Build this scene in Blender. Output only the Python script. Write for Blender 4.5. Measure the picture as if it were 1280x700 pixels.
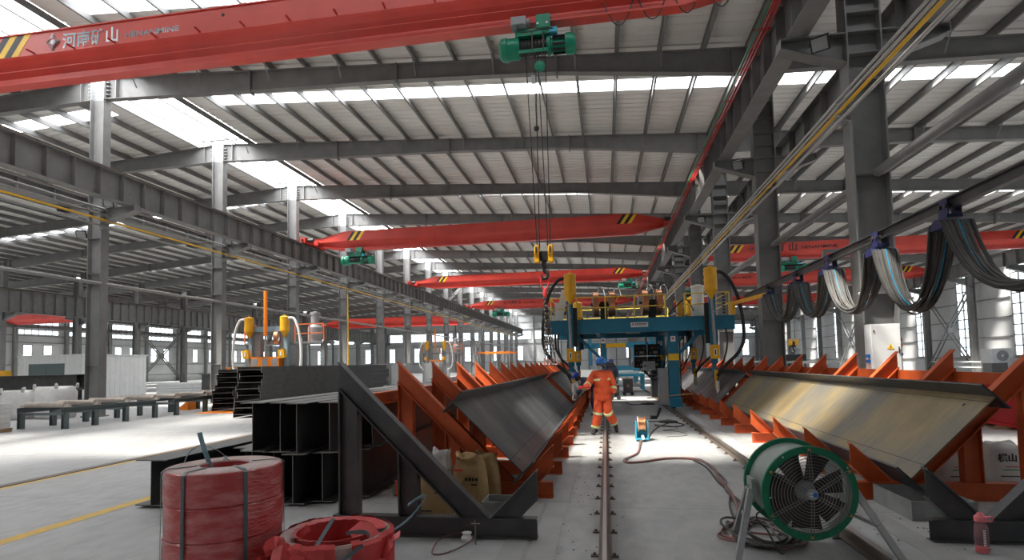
import bpy, bmesh, math, random
from mathutils import Vector, Matrix
random.seed(7)
scene = bpy.context.scene
for o in list(bpy.data.objects): bpy.data.objects.remove(o)
COL = scene.collection
R = math.radians

# ------------------------------------------------------------------ camera
CAM_H, YAW, PITCH, ROLL = 1.69, .1615, .0591, -.0230
fw = Vector((-math.sin(YAW)*math.cos(PITCH), math.cos(YAW)*math.cos(PITCH), math.sin(PITCH)))
r0 = Vector((math.cos(YAW), math.sin(YAW), 0)); u0 = r0.cross(fw)
rt = r0*math.cos(ROLL)+u0*math.sin(ROLL); up = -r0*math.sin(ROLL)+u0*math.cos(ROLL)
cd = bpy.data.cameras.new('camera'); cam = bpy.data.objects.new('camera', cd); COL.objects.link(cam)
cam.matrix_world = Matrix((( rt.x, up.x, -fw.x, 0), (rt.y, up.y, -fw.y, 0), (rt.z, up.z, -fw.z, CAM_H), (0,0,0,1)))
cd.sensor_width = 36; cd.lens = 20.0; cd.shift_y = 62.5/1280; cd.clip_end = 400; cd.clip_start = .05
scene.camera = cam

# ------------------------------------------------------------------ sky, sun, exposure
w = bpy.data.worlds.new('sky'); scene.world = w; w.use_nodes = True
bg = w.node_tree.nodes['Background']; bg.inputs[0].default_value = (.86, .93, 1, 1); bg.inputs[1].default_value = 3.0
sd = bpy.data.lights.new('sun', 'SUN'); sd.energy = 66; sd.angle = R(14); sd.color = (1, .95, .86)
sun = bpy.data.objects.new('sun', sd); COL.objects.link(sun)
sun.rotation_euler = Vector((.42, .30, -1)).to_track_quat('-Z', 'Y').to_euler()
SKYLIGHT = 10.5
vs = scene.view_settings; vs.view_transform = 'Standard'; vs.look = 'None'; vs.gamma = 1; vs.use_curve_mapping = False
vs.exposure = 0.28

# ------------------------------------------------------------------ helpers
class MB:
    def __init__(s): s.v = []; s.f = []
    def add(s, vs, fs):
        n = len(s.v); s.v += [Vector(p) for p in vs]; s.f += [tuple(i+n for i in f) for f in fs]; return s
    def box(s, c, d, rot=None):
        x, y, z = d[0]/2, d[1]/2, d[2]/2
        P = [Vector((a*x, b*y, e*z)) for a in (-1,1) for b in (-1,1) for e in (-1,1)]
        if rot is not None: P = [rot @ p for p in P]
        c = Vector(c)
        return s.add([p+c for p in P], [(0,1,3,2),(4,6,7,5),(0,4,5,1),(2,3,7,6),(0,2,6,4),(1,5,7,3)])
    def bb(s, x0, x1, y0, y1, z0, z1): return s.box(((x0+x1)/2,(y0+y1)/2,(z0+z1)/2), (abs(x1-x0),abs(y1-y0),abs(z1-z0)))
    def extr(s, prof, p0, p1, upv, n0=None, n1=None, cap=True):
        # prof: (side, up) points ; cut planes n0, n1
        p0, p1 = Vector(p0), Vector(p1); a = (p1-p0).normalized(); upv = Vector(upv); upv = (upv-a*upv.dot(a)).normalized(); sd = a.cross(upv)
        n0 = Vector(n0) if n0 else a; n1 = Vector(n1) if n1 else a
        A, B = [], []
        for (q, u) in prof:
            o = sd*q+upv*u
            A.append(p0+o-a*(o.dot(n0)/a.dot(n0))); B.append(p1+o-a*(o.dot(n1)/a.dot(n1)))
        n = len(prof); fs = [(i, (i+1)%n, n+(i+1)%n, n+i) for i in range(n)]
        if cap: fs += [tuple(reversed(range(n))), tuple(range(n, 2*n))]
        return s.add(A+B, fs)
    def ibeam(s, p0, p1, h, b, tw=.012, tf=.016, upv=(0,0,1), n0=None, n1=None):
        return s.extr(iprof(h, b, tw, tf), p0, p1, upv, n0, n1)
    def bar(s, p0, p1, wd, ht=None, upv=(0,0,1)):
        ht = ht or wd; p0, p1 = Vector(p0), Vector(p1)
        if abs((p1-p0).normalized().dot(Vector(upv))) > .99: upv = (0,1,0)
        return s.extr([(-wd/2,-ht/2),(wd/2,-ht/2),(wd/2,ht/2),(-wd/2,ht/2)], p0, p1, upv)
    def tube(s, pts, r, n=8, closed=False, cap=True):
        pts = [Vector(p) for p in pts]; m = len(pts); rad = r if isinstance(r, (list, tuple)) else [r]*m
        rings = []; prev = None
        for i, p in enumerate(pts):
            if closed: t = pts[(i+1)%m]-pts[i-1]
            else: t = pts[min(i+1, m-1)]-pts[max(i-1, 0)]
            t.normalize()
            if prev is None:
                a = Vector((0,0,1)) if abs(t.z) < .9 else Vector((1,0,0)); x = (a-t*a.dot(t)).normalized()
            else:
                x = prev-t*prev.dot(t)
                x = x.normalized() if x.length > 1e-6 else t.orthogonal().normalized()
            prev = x; y = t.cross(x)
            rings.append([p+(x*math.cos(2*math.pi*k/n)+y*math.sin(2*math.pi*k/n))*rad[i] for k in range(n)])
        V = [q for rg in rings for q in rg]; F = []
        for i in range(m if closed else m-1):
            j = (i+1)%m
            F += [(i*n+k, i*n+(k+1)%n, j*n+(k+1)%n, j*n+k) for k in range(n)]
        if cap and not closed: F += [tuple(reversed(range(n))), tuple(range((m-1)*n, m*n))]
        return s.add(V, F)
    def lathe(s, prof, c=(0,0,0), ax=(0,0,1), n=24, closed=False):
        ax = Vector(ax).normalized(); x = ax.orthogonal().normalized(); y = ax.cross(x); c = Vector(c)
        V = [c+ax*h+(x*math.cos(2*math.pi*k/n)+y*math.sin(2*math.pi*k/n))*r for (r, h) in prof for k in range(n)]
        m = len(prof); F = []
        for i in range(m if closed else m-1):
            j = (i+1)%m; F += [(i*n+k, i*n+(k+1)%n, j*n+(k+1)%n, j*n+k) for k in range(n)]
        if not closed:
            if prof[0][0] > 1e-4: F.append(tuple(reversed(range(n))))
            if prof[-1][0] > 1e-4: F.append(tuple(range((m-1)*n, m*n)))
        return s.add(V, F)
    def cyl(s, p0, p1, r, n=12):
        return s.tube([p0, p1], r, n)
    def prism(s, poly, d):           # planar polygon (3D points) pushed along d
        poly = [Vector(p) for p in poly]; d = Vector(d); n = len(poly)
        return s.add(poly+[p+d for p in poly], [tuple(reversed(range(n))), tuple(range(n, 2*n))]+[(i,(i+1)%n,n+(i+1)%n,n+i) for i in range(n)])
    def build(s, name, mat, parent=None, smooth=False, org=None, cut=None):
        if parent is not None: o0 = wloc(parent)
        elif org is not None: o0 = Vector(org)
        else:
            xs = [p.x for p in s.v]; ys = [p.y for p in s.v]; zs = [p.z for p in s.v]
            o0 = Vector(((min(xs)+max(xs))/2, (min(ys)+max(ys))/2, min(zs)))
        me = bpy.data.meshes.new(name); me.from_pydata([p-o0 for p in s.v], [], s.f); me.validate()
        bm = bmesh.new(); bm.from_mesh(me); bmesh.ops.recalc_face_normals(bm, faces=bm.faces); bm.to_mesh(me); bm.free()
        if smooth:
            for p in me.polygons: p.use_smooth = True
            if smooth != 'all':
                me.set_sharp_from_angle(angle=R(38))
        me.materials.append(M[mat] if isinstance(mat, str) else mat)
        if cut:
            me.materials.append(M[cut])
            for p in me.polygons:
                if len(p.vertices) == 12: p.material_index = 1
        o = bpy.data.objects.new(name, me); COL.objects.link(o)
        if parent is not None: o.parent = parent
        else: o.location = o0
        return o
def iprof(h, b, tw, tf):
    H, B, T = h/2, b/2, tw/2
    return [(-B,-H),(B,-H),(B,-H+tf),(T,-H+tf),(T,H-tf),(B,H-tf),(B,H),(-B,H),(-B,H-tf),(-T,H-tf),(-T,-H+tf),(-B,-H+tf)]
def wloc(o):
    v = Vector((0,0,0))
    while o is not None: v += o.location; o = o.parent
    return v
def spline(P, k=6, closed=False):
    P = [Vector(p) for p in P]; n = len(P); out = []
    rng = range(n) if closed else range(n-1)
    for i in rng:
        g = lambda j: P[j % n] if closed else P[max(0, min(n-1, j))]
        a, b, c, d = g(i-1), g(i), g(i+1), g(i+2)
        for q in range(k):
            t = q/k; out.append(.5*((2*b)+(c-a)*t+(2*a-5*b+4*c-d)*t*t+(3*b-a-3*c+d)*t**3))
    if not closed: out.append(P[-1])
    return out
def tag(o, label, cat, group=None, kind=None):
    o['label'] = label; o['category'] = cat
    if group: o['group'] = group
    if kind: o['kind'] = kind
    return o
def struct(o): o['kind'] = 'structure'; return o
def thing(name, label, cat, loc=(0,0,0), group=None):
    o = bpy.data.objects.new(name, None); COL.objects.link(o); o.location = loc; o.empty_display_size = .2
    return tag(o, label, cat, group)
def dup(root, loc=None, label=None, group=None, rz=None, parent=None):
    r = root.copy(); COL.objects.link(r); r.parent = parent
    if loc is not None: r.location = loc
    if rz is not None: r.rotation_euler = (0,0,rz)
    if label: r['label'] = label
    if group: r['group'] = group
    for ch in list(root.children): dup(ch, parent=r)
    return r
def share(o, loc, parent=None):
    c = o.copy(); COL.objects.link(c); c.parent = parent if parent is not None else o.parent; c.location = loc; return c

# ------------------------------------------------------------------ materials
M = {}
def mat(name, col, rough=.5, metal=0, col2=None, scale=3, bump=0, bscale=40, stretch=None, spec=.5, detail=4, lo=.35, hi=.65):
    m = bpy.data.materials.new(name); m.use_nodes = True; nt = m.node_tree; b = nt.nodes['Principled BSDF']
    b.inputs['Base Color'].default_value = (*col, 1); b.inputs['Roughness'].default_value = rough; b.inputs['Metallic'].default_value = metal
    b.inputs['Specular IOR Level'].default_value = spec
    if col2 or bump:
        tc = nt.nodes.new('ShaderNodeTexCoord'); src = tc.outputs['Object']
        if stretch:
            mp = nt.nodes.new('ShaderNodeMapping'); mp.inputs['Scale'].default_value = stretch; nt.links.new(src, mp.inputs[0]); src = mp.outputs[0]
    if col2:
        nz = nt.nodes.new('ShaderNodeTexNoise'); nz.inputs['Scale'].default_value = scale; nz.inputs['Detail'].default_value = detail
        nt.links.new(src, nz.inputs['Vector'])
        cr = nt.nodes.new('ShaderNodeValToRGB'); cr.color_ramp.elements[0].position = lo; cr.color_ramp.elements[1].position = hi
        cr.color_ramp.elements[0].color = (*col, 1); cr.color_ramp.elements[1].color = (*col2, 1)
        nt.links.new(nz.outputs[0], cr.inputs[0]); nt.links.new(cr.outputs[0], b.inputs['Base Color'])
    if bump:
        nb = nt.nodes.new('ShaderNodeTexNoise'); nb.inputs['Scale'].default_value = bscale; nb.inputs['Detail'].default_value = 3
        nt.links.new(src, nb.inputs['Vector']); bp = nt.nodes.new('ShaderNodeBump'); bp.inputs['Strength'].default_value = bump; bp.inputs['Distance'].default_value = .02
        nt.links.new(nb.outputs[0], bp.inputs['Height']); nt.links.new(bp.outputs[0], b.inputs['Normal'])
    M[name] = m; return m
mat('steel', (.18,.18,.18), .5, 0, (.225,.222,.218), 2)
mat('steel_beam', (.175,.174,.172), .5, 0, (.21,.208,.205), 2)
mat('galv', (.42,.43,.44), .4, .6, (.5,.51,.52), 8)
mat('roof_sheet', (.72,.705,.675), .45, 0, (.78,.765,.74), .6, stretch=(.15,1,1))
mat('wall_sheet', (.52,.53,.54), .5, 0, (.58,.59,.6), .5)
mat('crane_red', (.66,.062,.042), .38, 0, (.58,.05,.036), 1.2)
mat('crane_yellow', (.95,.58,.03), .45)
mat('crane_black', (.02,.02,.025), .5)
mat('jig', (.62,.115,.028), .48, 0, (.46,.075,.02), 3, lo=.4, hi=.75)
mat('mill', (.066,.069,.076), .42, .35, (.10,.099,.10), 4, .1, 30)
mat('mill_dark', (.040,.040,.042), .42, .2, (.066,.065,.064), 3)
mat('mill_edge', (.16,.155,.145), .5, .3, (.22,.21,.195), 5)
mat('blue', (.016,.175,.29), .42, 0, (.024,.20,.32), 3)
mat('lblue', (.03,.35,.52), .45, 0, (.05,.40,.55), 3)
mat('yellow', (.86,.46,.015), .42, 0, (.78,.38,.012), 4)
mat('railing', (.85,.62,.08), .45)
mat('green', (.005,.20,.115), .38, 0, (.008,.26,.15), 4)
mat('fan_green', (.005,.16,.075), .4, 0, (.01,.2,.1), 5)
mat('fan_grey', (.36,.40,.38), .4, .3, (.28,.32,.30), 5)
mat('white', (.80,.80,.79), .5)
mat('panel_white', (.74,.75,.75), .45, 0, (.68,.69,.69), 2)
mat('black', (.015,.015,.016), .5)
mat('rubber', (.022,.022,.023), .65)
mat('cable_grey', (.085,.082,.077), .6, 0, (.125,.12,.11), 6)
mat('pipe_lit', (.5,.49,.47), .35, .4)  # lit copy of the pipe metal, the light put into its colour
mat('cable_dark', (.035,.033,.03), .55)
mat('cable_blue', (.02,.30,.50), .5)
mat('cable_red', (.26,.10,.08), .6, 0, (.16,.12,.11), 9)
mat('copper', (.72,.33,.17), .3, .9, (.62,.27,.13), 30, stretch=(1,1,1))
mat('chrome', (.6,.6,.6), .22, 1)
mat('grey', (.33,.34,.35), .5, 0, (.29,.30,.31), 3)
mat('rail_steel', (.12,.095,.08), .5, .4, (.18,.14,.11), 6, stretch=(1,.2,1))
mat('rail_top', (.45,.43,.41), .3, .8)
mat('line_yellow', (.75,.47,.06), .6, 0, (.6,.4,.1), 6)
mat('plastic_wrap', (.52,.06,.06), .25, 0, (.70,.26,.25), 5, .7, 16, stretch=(1,1,3), detail=9, lo=.42, hi=.8)
M['plastic_wrap'].node_tree.nodes['Principled BSDF'].inputs['Coat Weight'].default_value = .5
mat('red_paper', (.64,.06,.06), .5, 0, (.52,.042,.044), 6)
mat('coil_top', (.42,.27,.25), .4, 0, (.5,.36,.33), 9, .4, 20)
mat('strap', (.10,.14,.155), .35, .3)
mat('strap_end', (.25,.42,.48), .35, .3, (.17,.3,.36), 10)
mat('kraft', (.42,.27,.12), .75, 0, (.34,.21,.09), 5, .6, 9)
mat('white_bag', (.66,.65,.63), .7, 0, (.58,.57,.55), 4, .6, 6)
mat('print_black', (.02,.02,.02), .6)
mat('print_red', (.6,.03,.03), .6)
mat('print_green', (.02,.3,.1), .6)
mat('logo_grey', (.22,.26,.28), .3, .5, (.62,.66,.68), 1.1, lo=.45, hi=.55)
mat('suit', (.86,.125,.035), .75, 0, (.74,.09,.028), 6, .35, 14)
mat('reflective', (.62,.72,.20), .4, 0, (.72,.74,.58), 12)
mat('helmet', (.015,.16,.55), .3)
mat('helmet_dark', (.02,.05,.28), .35)
mat('skin', (.42,.22,.14), .55)
mat('mask', (.35,.36,.38), .6)
mat('glove', (.16,.15,.14), .8, 0, (.25,.22,.2), 20)
mat('boot', (.03,.03,.032), .6)
mat('navy', (.016,.022,.05), .75, 0, (.024,.032,.065), 6)
mat('door_green', (.10,.14,.14), .5)
mat('wood', (.42,.28,.15), .7, 0, (.33,.21,.11), 6)
mat('orange', (.95,.25,.02), .45)
mat('orange_rail', (.7,.16,.05), .5)
mat('red_beam', (.55,.015,.02), .4, 0, (.46,.012,.018), 1)
mat('concrete_block', (.30,.31,.30), .7, 0, (.22,.23,.22), 5)
mat('bottle_pink', (.85,.22,.25), .35)
mat('roller', (.42,.37,.33), .45, .3, (.55,.48,.42), 5)
mat('conveyor', (.10,.125,.13), .5, 0, (.12,.15,.155), 4)
mat('pipe', (.26,.255,.245), .45, .3)
mat('pipe_yellow', (.75,.42,.02), .45)
mat('conduct_red', (.50,.03,.03), .45)
mat('conduct_green', (.02,.25,.12), .45)
mat('trolley_blue', (.010,.014,.075), .45)
mat('debris', (.05,.05,.05), .8)
mat('chain', (.07,.06,.055), .45, .6)
mat('lamp_glass', (.30,.31,.32), .2)
mat('floor_plate', (.30,.30,.295), .55, 0, (.37,.37,.36), 2)
mat('wire_grey', (.22,.22,.21), .45, .5)
mat('steel_blue', (.20,.30,.36), .45, 0, (.24,.34,.40), 3)
ORD = 'first second third fourth fifth sixth seventh eighth ninth tenth eleventh twelfth thirteenth fourteenth fifteenth sixteenth seventeenth eighteenth nineteenth twentieth twenty-first twenty-second twenty-third'.split()
mat('tarp', (.6,.62,.66), .5, 0, (.35,.38,.5), 4)
def rust_plate():
    m = mat('rust_plate', (.20,.195,.18), .38, .25); nt = m.node_tree; b = nt.nodes['Principled BSDF']
    tc = nt.nodes.new('ShaderNodeTexCoord')
    def nz(sc, st, det=6):
        mp = nt.nodes.new('ShaderNodeMapping'); mp.inputs['Scale'].default_value = st; nt.links.new(tc.outputs['Object'], mp.inputs[0])
        n = nt.nodes.new('ShaderNodeTexNoise'); n.inputs['Scale'].default_value = sc; n.inputs['Detail'].default_value = det; nt.links.new(mp.outputs[0], n.inputs['Vector']); return n
    def ramp(n, c):
        cr = nt.nodes.new('ShaderNodeValToRGB'); e = cr.color_ramp.elements
        e[0].position, e[0].color = c[0][0], (*c[0][1], 1); e[1].position, e[1].color = c[-1][0], (*c[-1][1], 1)
        for p, q in c[1:-1]: k = e.new(p); k.color = (*q, 1)
        nt.links.new(n.outputs[0], cr.inputs[0]); return cr
    a = ramp(nz(1.1, (.5,.8,.5), 5), [(.34,(.165,.16,.148)),(.46,(.215,.19,.14)),(.56,(.31,.235,.12)),(.72,(.21,.16,.09))])
    s = ramp(nz(7, (.5,1.6,.5), 7), [(.3,(.84,.85,.88)),(.65,(1.08,1.05,.98))])
    mx = nt.nodes.new('ShaderNodeMix'); mx.data_type = 'RGBA'; mx.blend_type = 'MULTIPLY'; mx.inputs[0].default_value = 1
    nt.links.new(a.outputs[0], mx.inputs[6]); nt.links.new(s.outputs[0], mx.inputs[7]); nt.links.new(mx.outputs[2], b.inputs['Base Color'])
    return m
rust_plate()
def scratch_plate():
    m = mat('web_plate', (.1,.1,.1), .33, .45); nt = m.node_tree; b = nt.nodes['Principled BSDF']
    tc = nt.nodes.new('ShaderNodeTexCoord'); mp = nt.nodes.new('ShaderNodeMapping'); mp.inputs['Scale'].default_value = (.8,1.1,.8)
    nt.links.new(tc.outputs['Object'], mp.inputs[0]); n = nt.nodes.new('ShaderNodeTexNoise'); n.inputs['Scale'].default_value = 1.6; n.inputs['Detail'].default_value = 9
    nt.links.new(mp.outputs[0], n.inputs['Vector']); cr = nt.nodes.new('ShaderNodeValToRGB'); e = cr.color_ramp.elements
    e[0].position = .38; e[0].color = (.10,.105,.112,1); e[1].position = .75; e[1].color = (.22,.225,.22,1); k = e.new(.55); k.color = (.135,.14,.144,1)
    nt.links.new(n.outputs[0], cr.inputs[0]); nt.links.new(cr.outputs[0], b.inputs['Base Color'])
    mr = nt.nodes.new('ShaderNodeMapRange'); mr.inputs[3].default_value = .45; mr.inputs[4].default_value = .26; nt.links.new(n.outputs[0], mr.inputs[0]); nt.links.new(mr.outputs[0], b.inputs['Roughness'])
scratch_plate()
def concrete():
    m = mat('concrete', (.5,.5,.5), .55); nt = m.node_tree; b = nt.nodes['Principled BSDF']; tc = nt.nodes.new('ShaderNodeTexCoord')
    def nz(sc, det=6, st=(1,1,1)):
        mp = nt.nodes.new('ShaderNodeMapping'); mp.inputs['Scale'].default_value = st; nt.links.new(tc.outputs['Object'], mp.inputs[0])
        n = nt.nodes.new('ShaderNodeTexNoise'); n.inputs['Scale'].default_value = sc; n.inputs['Detail'].default_value = det; nt.links.new(mp.outputs[0], n.inputs['Vector']); return n
    def ramp(n, a, c1, d, c2):
        cr = nt.nodes.new('ShaderNodeValToRGB'); e = cr.color_ramp.elements; e[0].position, e[0].color, e[1].position, e[1].color = a, (*c1,1), d, (*c2,1)
        nt.links.new(n.outputs[0], cr.inputs[0]); return cr
    a = ramp(nz(.35, 8), .35, (.345,.347,.345), .65, (.435,.437,.435))
    s = ramp(nz(6, 8, (1,.5,1)), .3, (.86,.86,.87), .6, (1.04,1.04,1.03))
    sp = ramp(nz(38, 2), .27, (.45,.45,.45), .33, (1,1,1))
    br = nt.nodes.new('ShaderNodeTexBrick'); br.inputs['Color1'].default_value = br.inputs['Color2'].default_value = (1,1,1,1); br.inputs['Mortar'].default_value = (.5,.5,.5,1)
    br.offset = 0; br.inputs['Scale'].default_value = 1; br.inputs['Mortar Size'].default_value = .006; br.inputs['Brick Width'].default_value = 6; br.inputs['Row Height'].default_value = 3.4
    nt.links.new(tc.outputs['Object'], br.inputs['Vector'])
    # trodden-in grime along the two floor rails
    sx = nt.nodes.new('ShaderNodeSeparateXYZ'); nt.links.new(tc.outputs['Object'], sx.inputs[0]); gr = None
    def mth(op, x, y=None):
        m_ = nt.nodes.new('ShaderNodeMath'); m_.operation = op
        for i_, v_ in enumerate((x, y)):
            if v_ is None: continue
            if hasattr(v_, 'links') or hasattr(v_, 'is_linked'): nt.links.new(v_, m_.inputs[i_])
            else: m_.inputs[i_].default_value = v_
        return m_.outputs[0]
    for xr, wd in ((.06,.34), (2.15,.26), (-.62,.2)):
        d = mth('DIVIDE', mth('ABSOLUTE', mth('SUBTRACT', sx.outputs[0], xr)), wd); gr = d if gr is None else mth('MINIMUM', gr, d)
    gn = nz(2.2, 6, (1,.4,1)); gr = mth('ADD', gr, mth('MULTIPLY', mth('SUBTRACT', gn.outputs[0], .5), 2.2))
    gc = nt.nodes.new('ShaderNodeValToRGB'); e = gc.color_ramp.elements; e[0].position, e[0].color, e[1].position, e[1].color = .25, (.66,.655,.65,1), 1.0, (1,1,1,1); nt.links.new(gr, gc.inputs[0])
    prev = a.outputs[0]
    for q in (s.outputs[0], sp.outputs[0], br.outputs[0], gc.outputs[0]):
        mx = nt.nodes.new('ShaderNodeMix'); mx.data_type = 'RGBA'; mx.blend_type = 'MULTIPLY'; mx.inputs[0].default_value = 1
        nt.links.new(prev, mx.inputs[6]); nt.links.new(q, mx.inputs[7]); prev = mx.outputs[2]
    nt.links.new(prev, b.inputs['Base Color'])
    mr = nt.nodes.new('ShaderNodeMapRange'); mr.inputs[3].default_value = .42; mr.inputs[4].default_value = .7; n = nz(1.3); nt.links.new(n.outputs[0], mr.inputs[0]); nt.links.new(mr.outputs[0], b.inputs['Roughness'])
concrete()
def skylight_mat(name, clear):
    m = bpy.data.materials.new(name); m.use_nodes = True; nt = m.node_tree; nt.nodes.clear()
    e = nt.nodes.new('ShaderNodeEmission'); e.inputs[0].default_value = (.97,.985,1,1); e.inputs[1].default_value = SKYLIGHT
    t = nt.nodes.new('ShaderNodeBsdfTransparent'); mx = nt.nodes.new('ShaderNodeMixShader'); mx.inputs[0].default_value = clear
    o = nt.nodes.new('ShaderNodeOutputMaterial'); nt.links.new(e.outputs[0], mx.inputs[1]); nt.links.new(t.outputs[0], mx.inputs[2]); nt.links.new(mx.outputs[0], o.inputs[0])
    M[name] = m
skylight_mat('skylight', .5); skylight_mat('ridge_glazing', .14)
def glass_mat():
    m = bpy.data.materials.new('glass'); m.use_nodes = True; nt = m.node_tree; nt.nodes.clear()
    g = nt.nodes.new('ShaderNodeBsdfGlossy'); g.inputs['Roughness'].default_value = .05
    t = nt.nodes.new('ShaderNodeBsdfTransparent'); t.inputs[0].default_value = (.9,.95,.95,1); mx = nt.nodes.new('ShaderNodeMixShader'); mx.inputs[0].default_value = .92
    o = nt.nodes.new('ShaderNodeOutputMaterial'); nt.links.new(g.outputs[0], mx.inputs[1]); nt.links.new(t.outputs[0], mx.inputs[2]); nt.links.new(mx.outputs[0], o.inputs[0])
    M['glass'] = m
glass_mat()
def clear_plastic():
    m = mat('bottle_clear', (.9,.55,.58), .08); b = m.node_tree.nodes['Principled BSDF']; b.inputs['Transmission Weight'].default_value = .85; b.inputs['IOR'].default_value = 1.2
clear_plastic()
def text(s, size, loc, rot, matn, parent, name='lettering', ext=.004, align='LEFT', xs=1.0, bold=.018):
    c = bpy.data.curves.new(name, 'FONT'); c.body = s; c.size = size; c.extrude = ext; c.align_x = align; c.offset = bold*size
    t = bpy.data.objects.new(name, c); COL.objects.link(t)
    dg = bpy.context.evaluated_depsgraph_get(); me = bpy.data.meshes.new_from_object(t.evaluated_get(dg)); bpy.data.objects.remove(t)
    me.materials.clear(); me.materials.append(M[matn])
    o = bpy.data.objects.new(name, me); COL.objects.link(o); o.parent = parent; o.location = Vector(loc)-wloc(parent); o.rotation_euler = rot; o.scale = (xs,1,1)
    return o
# ------------------------------------------------------------------ the building
S = 7.16; Y0 = 19.4; NB = 15; YEND = Y0+NB*S            # column lines
YB = -22.0; YE = YEND+.4
XR, XL = 32.4, -76.0                                      # side walls
RIDGE = -19.7
LINES = [Y0+k*S for k in range(-5, NB+1)]
def zr(x): return 13.55-.064*abs(x-RIDGE)                 # rafter top
STRIPS = sorted([22.2+14.32*k for k in range(-1, 7)]+[15.4])             # skylight strips across the bays

fl = struct(MB().bb(XL, XR, YB, YE, -.15, 0).build('floor', 'concrete', org=(0,0,0)))
# painted lines and steel strips let into the floor
for nm, x0, x1, y0, y1, mt in (('yellow_line', -6.2, -6.02, -5, 40, 'line_yellow'), ('yellow_line', -9.02, -8.93, -5, 60, 'line_yellow')):
    MB().bb(x0, x1, y0, y1, 0, .002).build(nm, mt, fl)
MB().bb(-9.22, -9.04, -5, 60, 0, .012).build('rail_channel', 'rail_steel', fl)
for x0, x1 in ((-1.0,-.78),(-.74,-.5),(2.62,2.86)):
    for k in range(9): MB().bb(x0, x1, 2+5*k, 6.99+5*k, 0, .004).build('cover_plate', 'floor_plate', fl)

# roof
def sheet(x0, x1, y0, y1):
    mb = MB(); prof = []; y = y0; per = .41
    while y < y1-1e-6:
        for dy, dz in ((0,0),(.29,0),(.315,.035),(.385,.035)):
            if y+dy < y1: prof.append((y+dy, dz))
        y += per
    prof.append((y1, 0)); n = len(prof)
    V = [(x, a, zr(x)+.29+d) for x in (x0, x1) for a, d in prof]
    return mb.add(V, [(i, i+1, n+i+1, n+i) for i in range(n-1)])
RW = (-20.95, -18.0)                                       # ridge skylight
ceil = struct(sheet(RW[1], XR+.3, YB, STRIPS[0]-.45).build('ceiling', 'roof_sheet', org=(0,0,13)))
edges = [YB]+[e for s_ in STRIPS for e in (s_-.45, s_+.45)]+[YE+.2]
for k in range(0, len(edges), 2):
    for x0, x1 in ((RW[1], XR+.3), (XL-.3, RW[0])):
        if k == 0 and x0 == RW[1]: continue
        sheet(x0, x1, edges[k], edges[k+1]).build('roof_sheet', 'roof_sheet', ceil)
for s_ in STRIPS:
    short = abs(s_-15.4) < .1
    for x0, x1 in (((RW[1]+1.1, -9.5),) if short else ((RW[1]+1.1, XR+.3), (XL-.3, RW[0]-1.1))):
        MB().add([(x0,s_-.45,zr(x0)+.30),(x1,s_-.45,zr(x1)+.30),(x1,s_+.45,zr(x1)+.30),(x0,s_+.45,zr(x0)+.30)], [(0,1,2,3)]).build('skylight_panel', 'skylight', ceil)
    for x0, x1 in ((RW[1], RW[1]+1.1), (RW[0]-1.1, RW[0]))+(((-9.5, XR+.3), (XL-.3, RW[0]-1.1)) if short else ()):
        MB().add([(x0,s_-.45,zr(x0)+.29),(x1,s_-.45,zr(x1)+.29),(x1,s_+.45,zr(x1)+.29),(x0,s_+.45,zr(x0)+.29)], [(0,1,2,3)]).build('roof_sheet', 'roof_sheet', ceil)
yy = [YB]+LINES+[YE]
for a, b in zip(yy, yy[1:]):
    for x0, x1 in ((RW[0], RIDGE), (RIDGE, RW[1])):
        MB().add([(x0,a+.12,zr(x0)+.31),(x1,a+.12,zr(x1)+.31),(x1,b-.12,zr(x1)+.31),(x0,b-.12,zr(x0)+.31)], [(0,1,2,3)]).build('ridge_skylight', 'ridge_glazing', ceil)
    MB().bb(RW[0], RW[1], b-.12, b+.12, zr(RIDGE)+.26, zr(RIDGE)+.3).build('roof_sheet', 'roof_sheet', ceil)
def purlin(x):
    z = zr(x); mb = MB(); mb.extr([(-.005,0),(.065,0),(.065,.012),(.005,.012),(.005,.27),(-.065,.27),(-.065,.258),(-.005,.258)], (x,YB,z), (x,YE,z), (0,0,1))
    mb.build('purlin', 'steel_beam', ceil)
px = []
x = RW[1]
while x < XR: px.append(x); x += 1.44
x = RW[0]
while x > XL: px.append(x); x -= 1.44
px += [RW[1]-.75, RW[0]+.75]
for x in px: purlin(x)

# columns
def column(xc, y, wx, wy, ztop, name, label, grp, zb=()):
    t = thing(name, label, 'column', (xc, y, 0), grp)
    MB().ibeam((xc,y,0), (xc,y,ztop), wx, wy, .022, .03, upv=(1,0,0)).build('shaft', 'steel', t)
    MB().bb(xc-wx/2-.08, xc+wx/2+.08, y-wy/2-.08, y+wy/2+.08, 0, .04).build('base_plate', 'steel', t)
    first = None
    for z in zb:
        if first is None:
            first = MB().bb(xc-wx/2+.03, xc+wx/2-.03, y-wy/2+.005, y+wy/2-.005, z-.01, z+.01).build('stiffener', 'steel', t); z0 = z
        else: share(first, (0,0,z-z0))
    return t
def bracket(t, x0, x1, y, z, wy=.34):
    mb = MB(); mb.bb(min(x0,x1), max(x0,x1), y-wy/2, y+wy/2, z-.03, z)
    d = .62; mb.prism([(x0,y-.012,z-.03),(x1,y-.012,z-.03),(x1,y-.012,z-.2),(x0,y-.012,z-d)], (0,.024,0))
    a, b = Vector((x0,y,z-d)), Vector((x1,y,z-.2)); mb.extr([(-wy/2,-.012),(wy/2,-.012),(wy/2,.012),(-wy/2,.012)], a, b, (0,0,1))
    mb.bb(x1-.012 if x1 > x0 else x1, x1 if x1 > x0 else x1+.012, y-wy/2, y+wy/2, z-.2, z-.03)
    return mb.build('crane_bracket', 'steel', t)
RB = 8.22        # underside of the crane runways
CA, CB, CC, CD = -19.72, 5.31, 31.6, -51.0
ROWS = {}
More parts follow.
